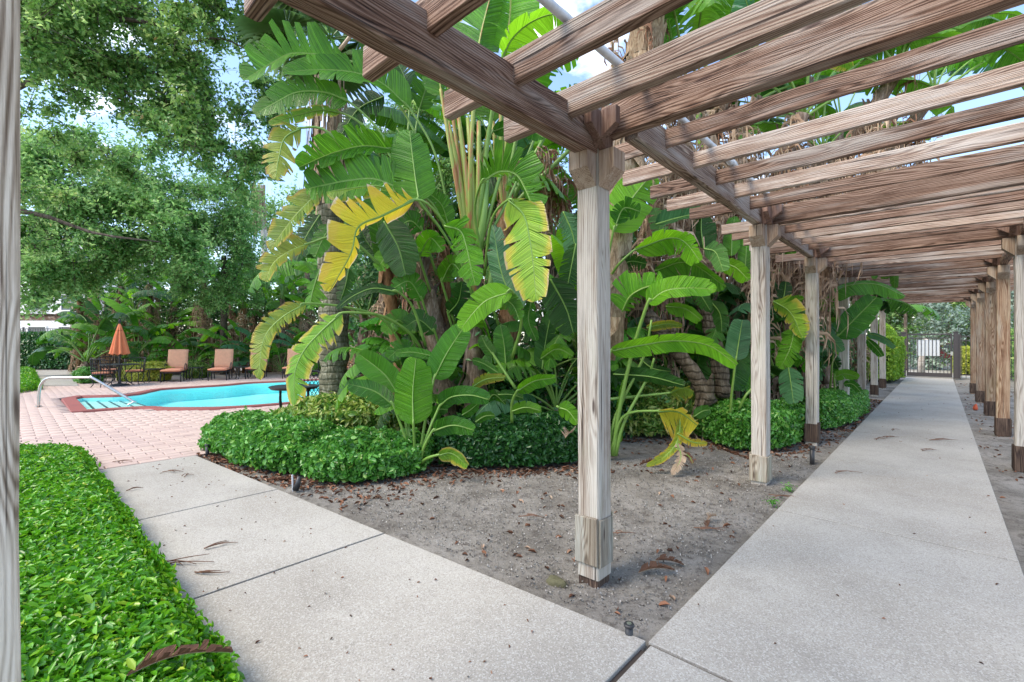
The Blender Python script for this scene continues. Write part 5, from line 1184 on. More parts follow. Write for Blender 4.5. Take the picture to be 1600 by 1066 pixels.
tree('wide pale-leaved tree spreading above the far side of the pool', [b, b + Vector((.5, 0, 3)), at(-30, 330, 19)], [([at(-30, 330, 19), at(60, 335, 18), at(160, 370, 17.8), at(260, 378, 17.5)], .12), ([at(-30, 330, 19), at(90, 270, 18), at(200, 280, 17.8)], .1), ([at(60, 335, 18), at(45, 420, 16.5), at(55, 470, 16)], .05)], puffs_px(lst + [(60, 410, 17, .8), (100, 440, 18, .7), (130, 420, 18, .8), (45, 350, 17, .9)]), 105000, .16, 'oakpale', r0=.3)
b = at(350, 535, 21); b.z = 0
lst = [(350, 320, 20, 1.1), (310, 350, 20, 1.0), (380, 350, 20, 1.1), (340, 390, 19.7, 1.2), (390, 400, 20, 1.0), (300, 410, 20, 1.0), (350, 440, 19.6, 1.0), (395, 445, 20, .8), (310, 455, 19.8, .7), (270, 430, 20, .8), (370, 300, 20.5, .7)]
tree('rounded pale green tree left of the distant palm', [b, b + Vector((0, 0, 2)), at(350, 400, 20)], [([at(350, 470, 20.5), at(310, 400, 20)], .08), ([at(350, 470, 20.5), at(390, 390, 20)], .08)], puffs_px(lst), 70000, .11, 'oakpale', name='shade_tree', r0=.18)
b = at(470, 535, 34); b.z = 0
lst = [(440, 330, 32, 1.6), (480, 330, 33, 1.6), (530, 330, 33, 1.6), (460, 380, 32, 1.8), (520, 390, 33, 1.8), (580, 380, 33, 2.0), (640, 380, 33, 2.0), (430, 420, 31, 1.6), (480, 440, 32, 1.6), (560, 440, 33, 1.6), (700, 400, 34, 2.0)]
tree('dark tree behind the distant palm and the near clump', [b, b + Vector((0, 0, 4)), at(480, 380, 33)], [], puffs_px(lst), 40000, .22, 'oak', name='shade_tree', r0=.3)

b = at(680, 535, 14.5); b.z = 0
lst = [(560, 330, 14, .9), (600, 260, 14, .9), (640, 200, 14, .9), (700, 160, 14.2, 1.0), (760, 200, 14, .9), (820, 240, 14, .9), (620, 380, 14, 1.0), (700, 300, 14, 1.0), (780, 330, 14, 1.0), (850, 330, 14, .9), (900, 300, 14, .8), (560, 420, 14, .8), (880, 400, 14, .9)]
tree('small-leaved tree filling the gaps right behind the near clump', [b, b + Vector((0, 0, 2.5)), at(690, 240, 14.3)], [([at(690, 380, 14.4), at(600, 280, 14)], .06), ([at(690, 380, 14.4), at(800, 270, 14)], .06)], puffs_px(lst), 60000, .12, 'oak', name='shade_tree', r0=.14)

# ================================================================== HEDGES AND GROUND COVER
gcp = [(-1.70, .50), (-2.1, .57), (-4.2, .58), (-6.3, .58), (-7.6, .60), (-8.1, .45), (-8.6, -.3), (-9.2, -1.2), (-4, -1.6), (-1.5, -.9), (-1.05, -.2), (-1.25, .25)]
hedge('ground_cover', gcp, .20, 95000, .052, M['gc'], 'bright green glossy ground cover in the left foreground beside the pool path', 'ground cover', stuff=True, rough=.028, aspect=.42, fine=True, round_=.12, jitter=.62, near=(-1.9, .6, 1.6))
hp = lambda L_, z: [(lambda v: (v.x, v.y))(gp(px, py, z)) for px, py in L_]
def hf(front, depth, pull=0.0):       # plan of a hedge from the foot of its front and its depth
    f = [gp(*p) for p in front]; f = [(v.x + FW.x * pull, v.y + FW.y * pull) for v in f]; c = len(f); k = []
    for i, v in enumerate(f[::-1]):
        e = 0.75 if i in (0, c - 1) else 1.0; d = depth[c - 1 - i] if hasattr(depth, '__len__') else depth * e; k.append((v[0] + FW.x * d, v[1] + FW.y * d))
    return f + k
hedge('clipped_hedge', hf([(324, 700), (345, 712), (400, 732), (472, 741)], [.9, 1.2, 1.2, 1.1]), .36, 13000, .072, M['hedge'], 'bright small-leaved clipped hedge at the corner nearest the pool deck', rough=.085, fine=True, jitter=1.2, aspect=.58)
hedge('clipped_hedge', hf([(478, 744), (520, 752), (590, 750), (652, 738)], [.75, .8, .8, .6]), .32, 11000, .072, M['hedge'], 'bright small-leaved clipped hedge at the foot of the young plant', rough=.085, fine=True, jitter=1.2, aspect=.58)
hedge('clipped_hedge', hf([(690, 724), (740, 730), (820, 730), (900, 722)], .75), .47, 13000, .07, M['hedgedark'], 'dark glossy low hedge left of the nearest full post', rough=.06, fine=True, jitter=1.1, aspect=.55)
hedge('variegated_shrub', hf([(440, 688), (500, 692), (580, 692), (655, 688)], 1.25), .52, 11000, .12, M['varieg'], 'yellow-green variegated shrub round the foot of the big palm', 'shrub', rough=.07, aspect=.35, jitter=1.0, round_=.3)
hedge('variegated_shrub', hf([(958, 676), (1000, 682), (1070, 682), (1135, 674)], .8), .74, 10000, .12, M['varieg'], 'yellow-green variegated shrub between the first two posts', 'shrub', rough=.08, aspect=.33, jitter=1.0, round_=.3)
hedge('clipped_hedge', hf([(1118, 692), (1160, 704), (1210, 702), (1258, 686)], .7), .56, 14000, .068, M['hedge'], 'rounded green hedge round the second post', rough=.08, fine=True, round_=.25, jitter=1.1, aspect=.58)
hedge('clipped_hedge', hf([(1283, 672), (1305, 670), (1330, 660), (1352, 646)], .7), .55, 12000, .06, M['hedge'], 'rounded green hedge just beyond the third post', rough=.06, round_=.25, jitter=.8)
hedge('tall_hedge', [tuple(wpt(20, 24)), tuple(wpt(150, 24)), tuple(wpt(150, 25.2)), tuple(wpt(-10, 25.2))], 1.85, 9000, .16, M['hedgedark'], 'dark tall hedge at the far left beyond the side path', rough=.08)
hedge('yellow_shrub', hf([(186, 596), (215, 597), (250, 596)], .7), .62, 5000, .10, M['yellowshrub'], 'yellow-leaved shrub behind the patio table', 'shrub', rough=.08)
hedge('yellow_shrub', hf([(286, 591), (303, 592), (318, 591)], .5), .6, 2500, .10, M['varieg'], 'small yellow-green shrub between the first two loungers', 'shrub', rough=.08)
hedge('small_shrub', hf([(117, 598), (130, 600), (144, 599)], .6), .5, 2500, .08, M['hedge'], 'small green shrub at the corner of the side path', 'shrub', rough=.08)
hedge('side_lawn', [(lambda v: (v.x, v.y))(gp(px, py, .15)) for px, py in ((10, 576), (50, 576), (59, 602), (15, 608))], .18, 9000, .09, M['gc'], 'bright green ground cover at the far left by the side path', 'ground cover', stuff=True, rough=.02)
# beyond the gate
x, y = wpt(1402, 17.5)
hedge('lime_shrub', [(x - .8, y - 1.2), (x - .1, y - 1.2), (x + .05, y + 1.2), (x - .8, y + 1.4)], 1.95, 9000, .11, M['limeshrub'], 'tall lime-green shrub left of the gate', 'shrub', rough=.18, jitter=.9, round_=.3)
hedge('yellow_hedge', [tuple(wpt(1494, 20.5)), tuple(wpt(1528, 20.5)), tuple(wpt(1530, 22.5)), tuple(wpt(1494, 22.5))], 1.15, 5000, .10, M['yellowshrub'], 'yellow-topped hedge right of the gate behind the fence', 'hedge', rough=.06)
for px_, py_, D, r_, m_, lab, nm in ((1415, 470, 24, 1.6, 'oak', 'dark green tree beyond the gate on its left', 'shade_tree'), (1462, 480, 30, 2.4, 'oak', 'dark green tree straight beyond the gate', 'shade_tree'), (1520, 520, 23.5, 1.6, 'silver', 'silvery-leaved tree behind the fence right of the gate', 'silver_tree'), (1600, 470, 27, 3.4, 'oak', 'dark tree behind the right-hand posts', 'shade_tree')):
    b = at(px_, 535, D); b.z = 0; c = at(px_, py_, D)
    tree(lab, [b, b + Vector((0, 0, 1)), c], [], [(c + Vector((random.gauss(0, .8), random.gauss(0, .8), random.gauss(0, .6))) * r_, r_ * random.uniform(.4, .7)) for _ in range(9)], 16000, .17, m_, name=nm, r0=.12)
thicket('gate_thicket', [(1380, 33, 5, .8), (1460, 34, 5, 1), (1600, 34, 6, 1), (1750, 30, 6, 1)], 12000, .30, 'green undergrowth far beyond the gate', 'oak')
thicket('right_thicket', [(1560, 20, 2.6, .5), (1640, 16, 2.6, .5), (1760, 12, 2.6, .5)], 8000, .16, 'green undergrowth beyond the right-hand row of posts', 'oak')

# ================================================================== POOLSIDE THINGS
rail = empty('handrail', tuple(gp(60, 636))); tag(rail, 'bent steel handrail over the pool entry steps', 'handrail')
rl = Vector(rail.location); pts = [(60, 636, 10.4), (61, 615, 10.4), (64, 601, 10.4), (73, 592, 10.4), (90, 590.5, 10.4), (138, 590, 10.5), (147, 592, 10.5), (207, 627, 10.7), (209, 628.5, 10.7), (199, 634, 10.6)]
mb = MB(); P = [at(*p) for p in pts]; P[0].z = 0; mb.tube([p - rl for p in catmull(P, 50)], .028, 8); mb.build('rail', M['steel'], rail, True)
mb = MB(); mb.tube([(0, 0, 0.0), (0, 0, .03)], .06, 14); mb.build('floor_flange', M['steel'], rail)
def lounger_proto():
    e = empty('chaise_lounge'); tag(e, 'x', 'lounge chair', 'cushioned chaise lounges along the far side of the pool')
    def cush(name, w_, l_, h_, mat, Mx):
        mb = MB(); n = 6; g_ = 9; vs = []; c = 0.05
        # rounded pillow
        for i in range(g_ + 1):
            for j in range(n + 1):
                x = (i / g_ - .5) * l_; y = (j / n - .5) * w_; ex = min(1, min(i, g_ - i) / 1.2); ey = min(1, min(j, n - j) / 1.2); k_ = (ex * ey) ** .5
                vs.append((x, y, h_ * .5 * (.45 + .55 * k_)))
        m = len(vs); vs += [(x, y, -z) for x, y, z in vs]; fs = []
        for i in range(g_):
            for j in range(n): a = i * (n + 1) + j; fs.append((a, a + n + 1, a + n + 2, a + 1)); fs.append((m + a, m + a + 1, m + a + n + 2, m + a + n + 1))
        per = [j for j in range(n + 1)] + [i * (n + 1) + n for i in range(1, g_ + 1)] + [g_ * (n + 1) + j for j in range(n - 1, -1, -1)] + [i * (n + 1) for i in range(g_ - 1, 0, -1)]
        for a, b_ in zip(per, per[1:] + per[:1]): fs.append((a, b_, m + b_, m + a))
        mb.add([Mx @ Vector(v) for v in vs], fs); return mb.build(name, M[mat], e, True)
    cush('seat_cushion', .62, 1.15, .11, 'cushion', Matrix.Translation((.58, 0, .42)))
    cush('back_cushion', .64, .78, .11, 'cushionback', Matrix.Translation((-.12, 0, .80)) @ Matrix.Rotation(R(72), 4, 'Y'))
    mb = MB()
    for sy in (-.31, .31):
        mb.tube([(1.14, sy, .34), (0, sy, .34), (-.05, sy, .4), (-.26, sy, 1.15)], .016, 6)
        mb.tube(catmull([(.05, sy, .36), (.1, sy, .6), (.35, sy, .62), (.5, sy, .36)], 10), .014, 6)
    for x in (0, .4, .8, 1.14): mb.tube([(x, -.31, .34), (x, .31, .34)], .013, 6)
    mb.build('frame', M['iron'], e, True)
    for sx in (.02, 1.1, .55):
        for sy in (-.3, .3): mb = MB(); mb.tube(catmull([(sx, sy, .34), (sx + .03, sy, .18), (sx, sy, 0)], 5), .018, 6); mb.build('leg', M['iron'], e, True)
    return e
lo = lounger_proto()
for i, (px, py, lab, rz) in enumerate([(277, 598, 'first chaise lounge from the left, by the side tables', -62), (349, 595.5, 'second chaise lounge from the left, in open view', -62), (404, 593, 'third chaise lounge, half hidden by the drooping olive leaf', -60), (461, 592.5, 'fourth chaise lounge, left of the big palm trunk', -60), (548, 589.5, 'fifth chaise lounge, just right of the big palm trunk', -55), (640, 588, 'sixth chaise lounge, glimpsed behind the young plant', -55)]):
    o = lo if i == 0 else copy_tree(lo); p = gp(px, py - 4); o.location = (p.x, p.y, 0.0); o.rotation_euler = (0, 0, R(rz) + math.atan2(-p.y, -p.x) + R(62) - R(10)); o['label'] = lab + ', salmon cushions'
def side_table():
    e = empty('side_table'); tag(e, 'x', 'side table', 'small iron side tables between the loungers')
    mb = MB(); mb.tube([(0, 0, .46), (0, 0, .49)], .27, 16); mb.build('table_top', M['iron'], e)
    for k in range(4):
        a = k * 1.57 + .78; mb = MB(); mb.tube(catmull([(math.cos(a) * .2, math.sin(a) * .2, .46), (math.cos(a) * .25, math.sin(a) * .25, .25), (math.cos(a) * .2, math.sin(a) * .2, .1), (math.cos(a) * .27, math.sin(a) * .27, 0)], 8), .014, 5); mb.build('leg', M['iron'], e)
    return e
st = side_table()
for i, (px, py, lab) in enumerate([(241, 597, 'small iron side table left of the first chaise lounge'), (306, 594, 'small iron side table right of the first chaise lounge'), (378, 592, 'small iron side table right of the second chaise lounge')]):
    o = st if i == 0 else copy_tree(st); p = gp(px, py); o.location = (p.x, p.y, 0); o['label'] = lab
def iron_chair(cush=True):
    e = empty('patio_chair'); tag(e, 'x', 'chair', 'iron patio chairs with terracotta seats')
    mb = MB()
    def P_(a, z, r=.27): return (math.cos(a) * r, math.sin(a) * r, z)
    prev = None
    for k in range(13):
        a = R(90 + 180 * k / 12); h = .86 + .06 * math.sin(math.pi * k / 12); mb.tube([P_(a, .44), P_(a, h, .30)], .007, 4, cap=False)
    for z in (.55, .66, .77): mb.tube([P_(R(90 + 180 * k / 12), z, .28) for k in range(13)], .008, 4)
    mb.tube([P_(R(80), .44)] + [P_(R(90 + 180 * k / 12), .86 + .06 * math.sin(math.pi * k / 12), .30) for k in range(13)] + [P_(R(280), .44)], .014, 6)
    mb.build('backrest', M['iron'], e, True)
    mb = MB(); mb.tube([(0, 0, .41), (0, 0, .435)], .27, 16); mb.build('seat', M['iron'], e)
    if cush: mb = MB(); mb.tube([(0, 0, .437), (0, 0, .45), (0, 0, .48), (0, 0, .49)], [.23, .26, .26, .22], 16); mb.build('seat_cushion', M['cushion'], e, True)
    for k in range(4):
        a = k * 1.57 + .78; mb = MB(); mb.tube(catmull([P_(a, .42, .22), P_(a, .3, .27), P_(a, .12, .22), P_(a, 0, .29)], 8), .014, 5); mb.build('leg', M['iron'], e, True)
    for s in (-1, 1): mb = MB(); mb.tube(catmull([(0, s * .27, .62), (.15, s * .29, .64), (.24, s * .27, .58), (.2, s * .24, .44)], 8), .012, 5); mb.build('arm', M['iron'], e, True)
    return e
tb = gp(187, 603)
ch = iron_chair()
for i, (px, py, rz, lab) in enumerate([(160, 605, 20, 'iron patio chair with a terracotta seat at the left of the parasol table'), (172, 597, -20, 'iron patio chair behind the left side of the parasol table'), (211, 600, 190, 'iron patio chair at the right of the parasol table')]):
    o = ch if i == 0 else copy_tree(ch); p = gp(px, py); o.location = (p.x, p.y, 0); o.rotation_euler = (0, 0, math.atan2(tb.y - p.y, tb.x - p.x) + R(10)); o['label'] = lab
t = empty('patio_table', (tb.x, tb.y, 0)); tag(t, 'round iron patio table under the closed orange parasol', 'table')
mb = MB(); mb.tube([(0, 0, .70), (0, 0, .725)], .52, 24); mb.build('table_top', M['iron'], t)
for k in range(4):
    a = k * 1.57; mb = MB(); mb.tube(catmull([(math.cos(a) * .4, math.sin(a) * .4, .70), (math.cos(a) * .2, math.sin(a) * .2, .45), (math.cos(a) * .12, math.sin(a) * .12, .25), (math.cos(a) * .38, math.sin(a) * .38, 0)], 10), .016, 6); mb.build('leg', M['iron'], t, True)
def parasol(x, y, zc0, zc1, r, mat, lab):
    e = empty('closed_parasol', (x, y, 0)); tag(e, lab, 'parasol'); mb = MB(); n = 48; vs = []; rows = 10
    for i in range(rows):
        f = i / (rows - 1); z = zc1 - (zc1 - zc0) * f; rr = .03 + (r - .03) * (f ** .85)
        for k in range(n):
            a = 2 * math.pi * k / n; q = rr * (1 + .26 * math.cos(a * 8 + .4 * math.sin(f * 3)) * min(1, f * 3)); vs.append((q * math.cos(a), q * math.sin(a), z + .03 * math.cos(a * 8) * (i == rows - 1)))
    mb.add(vs, [(i * n + k, i * n + (k + 1) % n, (i + 1) * n + (k + 1) % n, (i + 1) * n + k) for i in range(rows - 1) for k in range(n)]); mb.build('canopy', M[mat], e, True)
    mb = MB(); mb.tube([(0, 0, 0.04), (0, 0, zc1 + .08)], .022, 8); mb.tube([(0, 0, zc1 + .06), (0, 0, zc1 + .12), (0, 0, zc1 + .16)], [.035, .04, .01], 8); mb.build('pole', M['iron'], e)
    mb = MB(); mb.tube([(0, 0, 0), (0, 0, .05), (0, 0, .09)], [.27, .25, .05], 20); mb.build('base', M['iron'], e)
    mb = MB(); fz = zc1 - (zc1 - zc0) * .22; mb.tube([(0, 0, fz - .02), (0, 0, fz + .02)], r * .38, 20); mb.build('tie_strap', M['umbrellared'], e)
    return e
parasol(tb.x, tb.y, 1.05, 2.06, .225, 'umbrella', 'closed orange parasol standing through the patio table')
p = gp(498, 588); parasol(p.x, p.y, .7, 1.4, .34, 'umbrellared', 'closed rust-red parasol just left of the big palm trunk')
# dark metal table and lattice chair by the near edge of the pool
p = gp(460, 668); t = empty('dining_table', (p.x, p.y, 0)); tag(t, 'dark round metal table behind the variegated shrub left of the big palm', 'table')
mb = MB(); mb.tube([(0, 0, .66), (0, 0, .70), (0, 0, .71)], [.36, .40, .38], 28); mb.build('table_top', M['iron'], t)
for k in range(4):
    a = k * 1.57 + .4; mb = MB(); mb.tube(catmull([(math.cos(a) * .3, math.sin(a) * .3, .66), (math.cos(a) * .3, math.sin(a) * .3, .4), (math.cos(a) * .22, math.sin(a) * .22, .15), (math.cos(a) * .34, math.sin(a) * .34, 0)], 8), .018, 6); mb.build('leg', M['iron'], t, True)
def lattice_chair(px, py, rz, lab):
    p = gp(px, py); e = empty('lattice_chair', (p.x, p.y, 0), rz); tag(e, lab, 'chair'); mb = MB()
    def S(a, z): rr = .27 + .05 * (z - .45); return Vector((math.cos(a) * rr, math.sin(a) * rr, z))
    def topz(k): return .50 + .42 * math.sin(math.pi * k) ** .6
    A0, A1 = R(85), R(275)
    for k in range(15):
        f = k / 14
        for sgn in (1, -1):
            pts = []
            for j in range(8):
                g_ = f + sgn * j * .035; 
                if 0 <= g_ <= 1: 
                    z = .45 + j * .06
                    if z <= topz(g_): pts.append(S(A0 + (A1 - A0) * g_, z))
            if len(pts) > 1: mb.tube(pts, .008, 4, cap=False)
    mb.tube([S(A0 + (A1 - A0) * k / 30, topz(k / 30)) for k in range(31)], .018, 6); mb.tube([S(A0 + (A1 - A0) * k / 30, .45) for k in range(31)], .014, 6)
    mb.build('lattice_back', M['iron'], e, True)
    mb = MB(); mb.tube([(0, 0, .42), (0, 0, .45)], .28, 20); mb.build('seat', M['iron'], e)
    for k in range(4):
        a = k * 1.57 + .78; mb = MB(); mb.tube(catmull([(math.cos(a) * .22, math.sin(a) * .22, .42), (math.cos(a) * .27, math.sin(a) * .27, .2), (math.cos(a) * .25, math.sin(a) * .25, 0)], 6), .015, 6); mb.build('leg', M['iron'], e, True)
    return e
lattice_chair(489, 662, YAW + R(90) + R(200), 'black lattice-backed iron chair just left of the big palm trunk')
lattice_chair(565, 660, YAW + R(90) + R(30), 'black lattice-backed iron chair glimpsed right of the big palm trunk')

# ================================================================== GATE, FENCE, CAR
gy_ = 25.7
gt = empty('metal_gate', (-.5, gy_, 0)); tag(gt, 'dark metal gate with a blank white panel at the end of the walk', 'gate')
W2 = .70; cx = -.33 + .5
mb = MB()
mb.box((cx, 0, 1.78), (2 * W2, .05, .06)); mb.box((cx, 0, 1.62), (2 * W2, .04, .045)); mb.box((cx, 0, .12), (2 * W2, .05, .16)); mb.box((cx - W2 + .03, 0, .93), (.055, .049, 1.66)); mb.box((cx + W2 - .03, 0, .93), (.055, .049, 1.66))
mb.build('gate_frame', M['fence'], gt)
for k in range(12): mb = MB(); mb.box((cx - W2 + .115 * (k + 1), -.004, .89), (.022, .022, 1.40)); mb.build('bar', M['fence'], gt)
mb = MB(); mb.box((cx - .02, .035, 1.22), (.72, .02, .66)); mb.build('panel', M['sign'], gt)
mb = MB(); mb.box((cx + W2 - .02, -.06, 1.0), (.07, .05, .16)); mb.tube([(cx + W2 - .03, -.09, 1.0), (cx + W2 - .14, -.10, 1.0)], .012, 6); mb.build('latch', M['steel'], gt)
for i, (x, lab) in enumerate(((-.33 - W2 - .10, 'thick dark gate post on the left of the gate'), (-.33 + W2 + .10, 'thick dark gate post on the right of the gate'))):
    o = empty('gate_post', (x, gy_, 0)); tag(o, lab, 'post'); mb = MB(); mb.box((0, 0, .92), (.15, .15, 1.84)); mb.build('shaft', M['fence'], o); mb = MB(); mb.box((0, 0, 1.86), (.18, .18, .04)); mb.build('cap', M['fence'], o)
def fence(x0, y0, x1, y1, h, lab, n, mat='fence', npost=2):
    f = empty('metal_fence', (x0, y0, 0)); tag(f, lab, 'fence'); d = Vector((x1 - x0, y1 - y0, 0)); L_ = d.length; a = math.atan2(d.y, d.x)
    mb = MB()
    for z in (h - .03, h - .2, .15): mb.box(d / 2 + Vector((0, 0, z)), (L_, .035, .035), rz=a)
    mb.build('rail', M[mat], f)
    for k in range(n): mb = MB(); mb.box(d * ((k + .5) / n) + Vector((0, 0, h / 2)), (.02, .02, h - .04), rz=a); mb.build('picket', M[mat], f)
    for k in range(npost + 1): mb = MB(); mb.box(d * (k / npost) + Vector((0, 0, h / 2 + .03)), (.07, .07, h + .06), rz=a); mb.build('fence_post', M[mat], f)
fence(.58, gy_, 4.5, gy_, 1.72, 'dark metal picket fence running right from the gate', 32)
fence(-1.25, gy_, -3.5, gy_, 1.72, 'dark metal picket fence running left from the gate behind the lime shrub', 18)
a0, a1 = wpt(-20, 26.5), wpt(150, 26.5)
fence(*a0, *a1, 2.25, 'thin dark metal fence above the tall hedge at the far left', 44, npost=3)
# parked car beyond the gate, seen in part
cx_, cy_ = wpt(1497, 32); car = empty('parked_car', (cx_, cy_, 0), R(10)); tag(car, 'dark red car parked beyond the gate, partly hidden', 'car')
prof = [(-2.2, .35), (-2.25, .7), (-2.1, .92), (-1.4, 1.0), (-.8, 1.38), (.5, 1.42), (1.3, 1.02), (2.0, .9), (2.25, .65), (2.2, .35)]
mb = MB(); Mx = Matrix(((1, 0, 0, 0), (0, 0, 1, 0), (0, 1, 0, 0), (0, 0, 0, 1))); mb.prism(prof, -.85, .85, Mx); mb.build('body', M['carred'], car)
mb = MB(); mb.prism([(-1.25, 1.0), (-.75, 1.32), (.45, 1.36), (1.1, 1.02)], -.87, .87, Mx); mb.build('window', M['glassdark'], car)
for sx in (-1.4, 1.4):
    for sy in (-.8, .8): mb = MB(); mb.tube([(sx, sy - .1, .33), (sx, sy + .1, .33)], .33, 20); w_ = mb.build('wheel', M['rubber'], car); mb = MB(); mb.tube([(sx, sy - .105, .33), (sx, sy + .105, .33)], .19, 12); mb.build('rim', M['steel'], w_)
mb = MB(); mb.prism([(-2.6, 26.2), (1.4, 26.2), (2.5, 60), (-8, 60)], -.1, 0.0); o = mb.build('far_drive', M['concrete']); tag(o, kind='structure')
o = empty('cut_stump', (-.62, 27.2, 0)); tag(o, 'pale bare tree trunk standing just beyond the gate', 'tree trunk'); trunk3(o, [Vector((-.62, 27.2, -.1)), Vector((-.60, 27.2, .6)), Vector((-.5, 27.2, 1.25)), Vector((-.42, 27.2, 1.6))], [.13, .11, .09, .08], 'greywood', 0)
for c_ in o.children: c_.location = (0, 0, -.1)

# ================================================================== FAR BUILDINGS at the left
def building(px0, px1, D, h, mat, lab, wins):
    p0 = at(px0, 535, D); p1 = at(px1, 535, D); d = (p1 - p0); d.z = 0; L_ = d.length; a = math.atan2(d.y, d.x)
    e = empty('apartment_building', (p0.x, p0.y, 0), a); tag(e, lab, 'building')
    mb = MB(); mb.box((L_ / 2, 4, h / 2), (L_, 8, h)); mb.build('wall', M[mat], e)
    mb = MB(); mb.box((L_ / 2, 3.9, h + .12), (L_ + .5, 8.4, .24)); mb.build('roof', M['stuccotan'], e)
    for x, z, w_, h_ in wins:
        mb = MB(); 
        for s in (-1, 1): mb.box((x + s * (w_ / 2 + .05), -.04, z), (.1, .12, h_ + .2)); mb.box((x, -.042, z + s * (h_ / 2 + .05)), (w_, .12, .1))
        f = mb.build('window', M['stucco'], e); mb = MB(); mb.box((x, -.01, z), (w_, .04, h_)); mb.build('pane', M['glassdark'], f)
building(-60, 150, 44, 11.0, 'stucco', 'pale stucco apartment building glimpsed through leaves at the far left', [(3.5, 2.2, 1.6, 1.4), (7.2, 2.2, 1.6, 1.4), (10.3, 2.2, 1.6, 1.4), (3.5, 5.2, 1.6, 1.4), (7.2, 5.2, 1.6, 1.4), (10.3, 5.2, 1.6, 1.4), (3.5, 8.2, 1.6, 1.4), (7.2, 8.2, 1.6, 1.4), (10.3, 8.2, 1.6, 1.4)])
building(850, 960, 34, 7.0, 'stucco', 'white building glimpsed through the leaves left of the nearest full post', [(1.2, 5.2, 1.1, 1.2), (3.5, 5.2, 1.1, 1.2)])
# a dark open trellis above the tall hedge
tr = empty('far_trellis', (*wpt(20, 23), 0)); tag(tr, 'dark timber trellis beam above the tall hedge at the far left', 'trellis')
t0 = Vector((*wpt(20, 23), 0)); d = Vector((*wpt(135, 23), 0)) - t0; a = math.atan2(d.y, d.x)
mb = MB(); mb.box(d / 2 + Vector((0, 0, 2.62)), (d.length, .1, .2), rz=a); mb.build('beam', M['beam'], tr)
for k in range(6): mb = MB(); mb.box(d * ((k + .5) / 6) + Vector((0, 0, 2.78)), (.06, 1.2, .12), rz=a); mb.build('joist', M['beam'], tr)
for f_ in (.02, .98): mb = MB(); mb.box(d * f_ + Vector((0, 0, 1.26)), (.14, .14, 2.52), rz=a); mb.build('post', M['beam'], tr)

# ================================================================== SMALL THINGS
def stake(px, py, h, r, lab, tilt=0.0, name='irrigation_riser'):
    p = gp(px, py, -.02); e = empty(name, (p.x, p.y, -.03)); tag(e, lab, 'sprinkler'); top = Vector((tilt, 0, h))
    mb = MB(); mb.tube([(0, 0, -.05), top * .85], r, 12); mb.build('riser', M['black'], e, True)
    mb = MB(); mb.tube([top * .85, top * .95, top], [r * 1.3, r * 1.35, r * 1.15], 14); mb.build('cap', M['black'], e)
    return e
s = stake(983, 998, .085, .020, 'small black pop-up sprinkler in the corner where the two walks meet', name='popup_sprinkler')
mb = MB(); mb.tube([(0, 0, .0855), (0, 0, .0875)], .012, 12); mb.build('nozzle', M['steel'], s)
stake(1269, 724, .22, .026, 'black riser pipe with a grey band in front of the third post')
stake(324, 712, .16, .022, 'short black riser at the pool-side corner of the clipped hedge')
stake(1347, 641, .20, .026, 'black riser beside the walk near the sixth post')
p = gp(458, 768, -.02); e = empty('path_light', (p.x, p.y, -.03)); tag(e, 'small black spotlight on a pale spike in front of the clipped hedge', 'garden light')
mb = MB(); mb.tube([(0, 0, -.05), (-.02, 0, .17)], .009, 8); mb.build('spike', M['pvc'], e)
mb = MB(); mb.tube([(.03, .01, .03), (.05, .03, .10), (.055, .035, .16)], [.032, .026, .016], 12); mb.build('lamp_head', M['black'], e, True)
# pot or toy-sized orange thing on the right verge
p = gp(1524, 641, -.03); e = empty('orange_pot', (p.x, p.y, -.03)); tag(e, 'small orange clay piece lying on the verge by the right-hand posts', 'pot'); mb = MB(); mb.tube([(0, 0, 0), (0, 0, .03), (0, 0, .07), (.01, 0, .11), (0, 0, .13)], [.03, .045, .04, .02, .022], 12); mb.build('body', M['terracotta'], e, True)
# valve stone by the first post
p = gp(868, 908, -.03); e = empty('mossy_stone', (p.x, p.y, -.03)); tag(e, 'mossy flat stone half buried left of the nearest full post', 'stone')
mb = MB(); vs = []; n = 14
for i, (rr, z) in enumerate(((.07, -.02), (.068, .008), (.05, .018), (.015, .021))):
    for k in range(n): a = 6.283 * k / n; q = rr * (1 + .18 * math.sin(a * 3 + 1) + random.uniform(-.06, .06)); vs.append((q * math.cos(a), q * .6 * math.sin(a), z + random.uniform(-.003, .003)))
mb.add(vs, [(i * n + k, i * n + (k + 1) % n, (i + 1) * n + (k + 1) % n, (i + 1) * n + k) for i in range(3) for k in range(n)] + [tuple(range(3 * n, 4 * n))])
M['moss'] = simple('mossy_stone_surface', (0.10, 0.095, 0.05), .9, noise_amt=.3, scale=60, bump=.6); mb.build('stone', M['moss'], e, True)

# litter: dry leaves and twigs on the soil and a few on the concrete
def litter(name, pts, size, label, aspect=.4, jit=.35):
    C = np.array(pts); return tag(scatter(name, C, np.tile([0, 0, 1.0], (len(C), 1)), size, M['litter'], None, jit, aspect, 'stuff', True, fold=.6), label, 'leaf litter')
def rnd_in(poly, n, z=None):
    P = np.array(poly); lo, hi = P.min(0), P.max(0); out = []
    while len(out) < n:
        x, y = rng.uniform(lo, hi)
        if in_poly(poly, np.array([x]), np.array([y]))[0]: out.append((x, y, (soil(x, y) + .008) if z is None else z))
    return out
bed = [(-1.1, 2.2), (-3.0, 2.05), (-6.8, 1.75), (-6.9, 3.2), (-5.5, 4.2), (-3.5, 5.6), (-2.6, 7.0), (-2.3, 12), (-1.2, 14), (-1.1, 5)]
edgeb = [(-3.2, 2.3), (-6.9, 1.75), (-6.9, 2.5), (-5.2, 2.9), (-3.4, 3.2), (-2.9, 4.6), (-2.1, 5.6), (-1.7, 7), (-1.2, 9), (-1.2, 12), (-1.7, 12), (-2.3, 8), (-2.9, 6.2), (-3.9, 4.4), (-4.4, 3.2)]
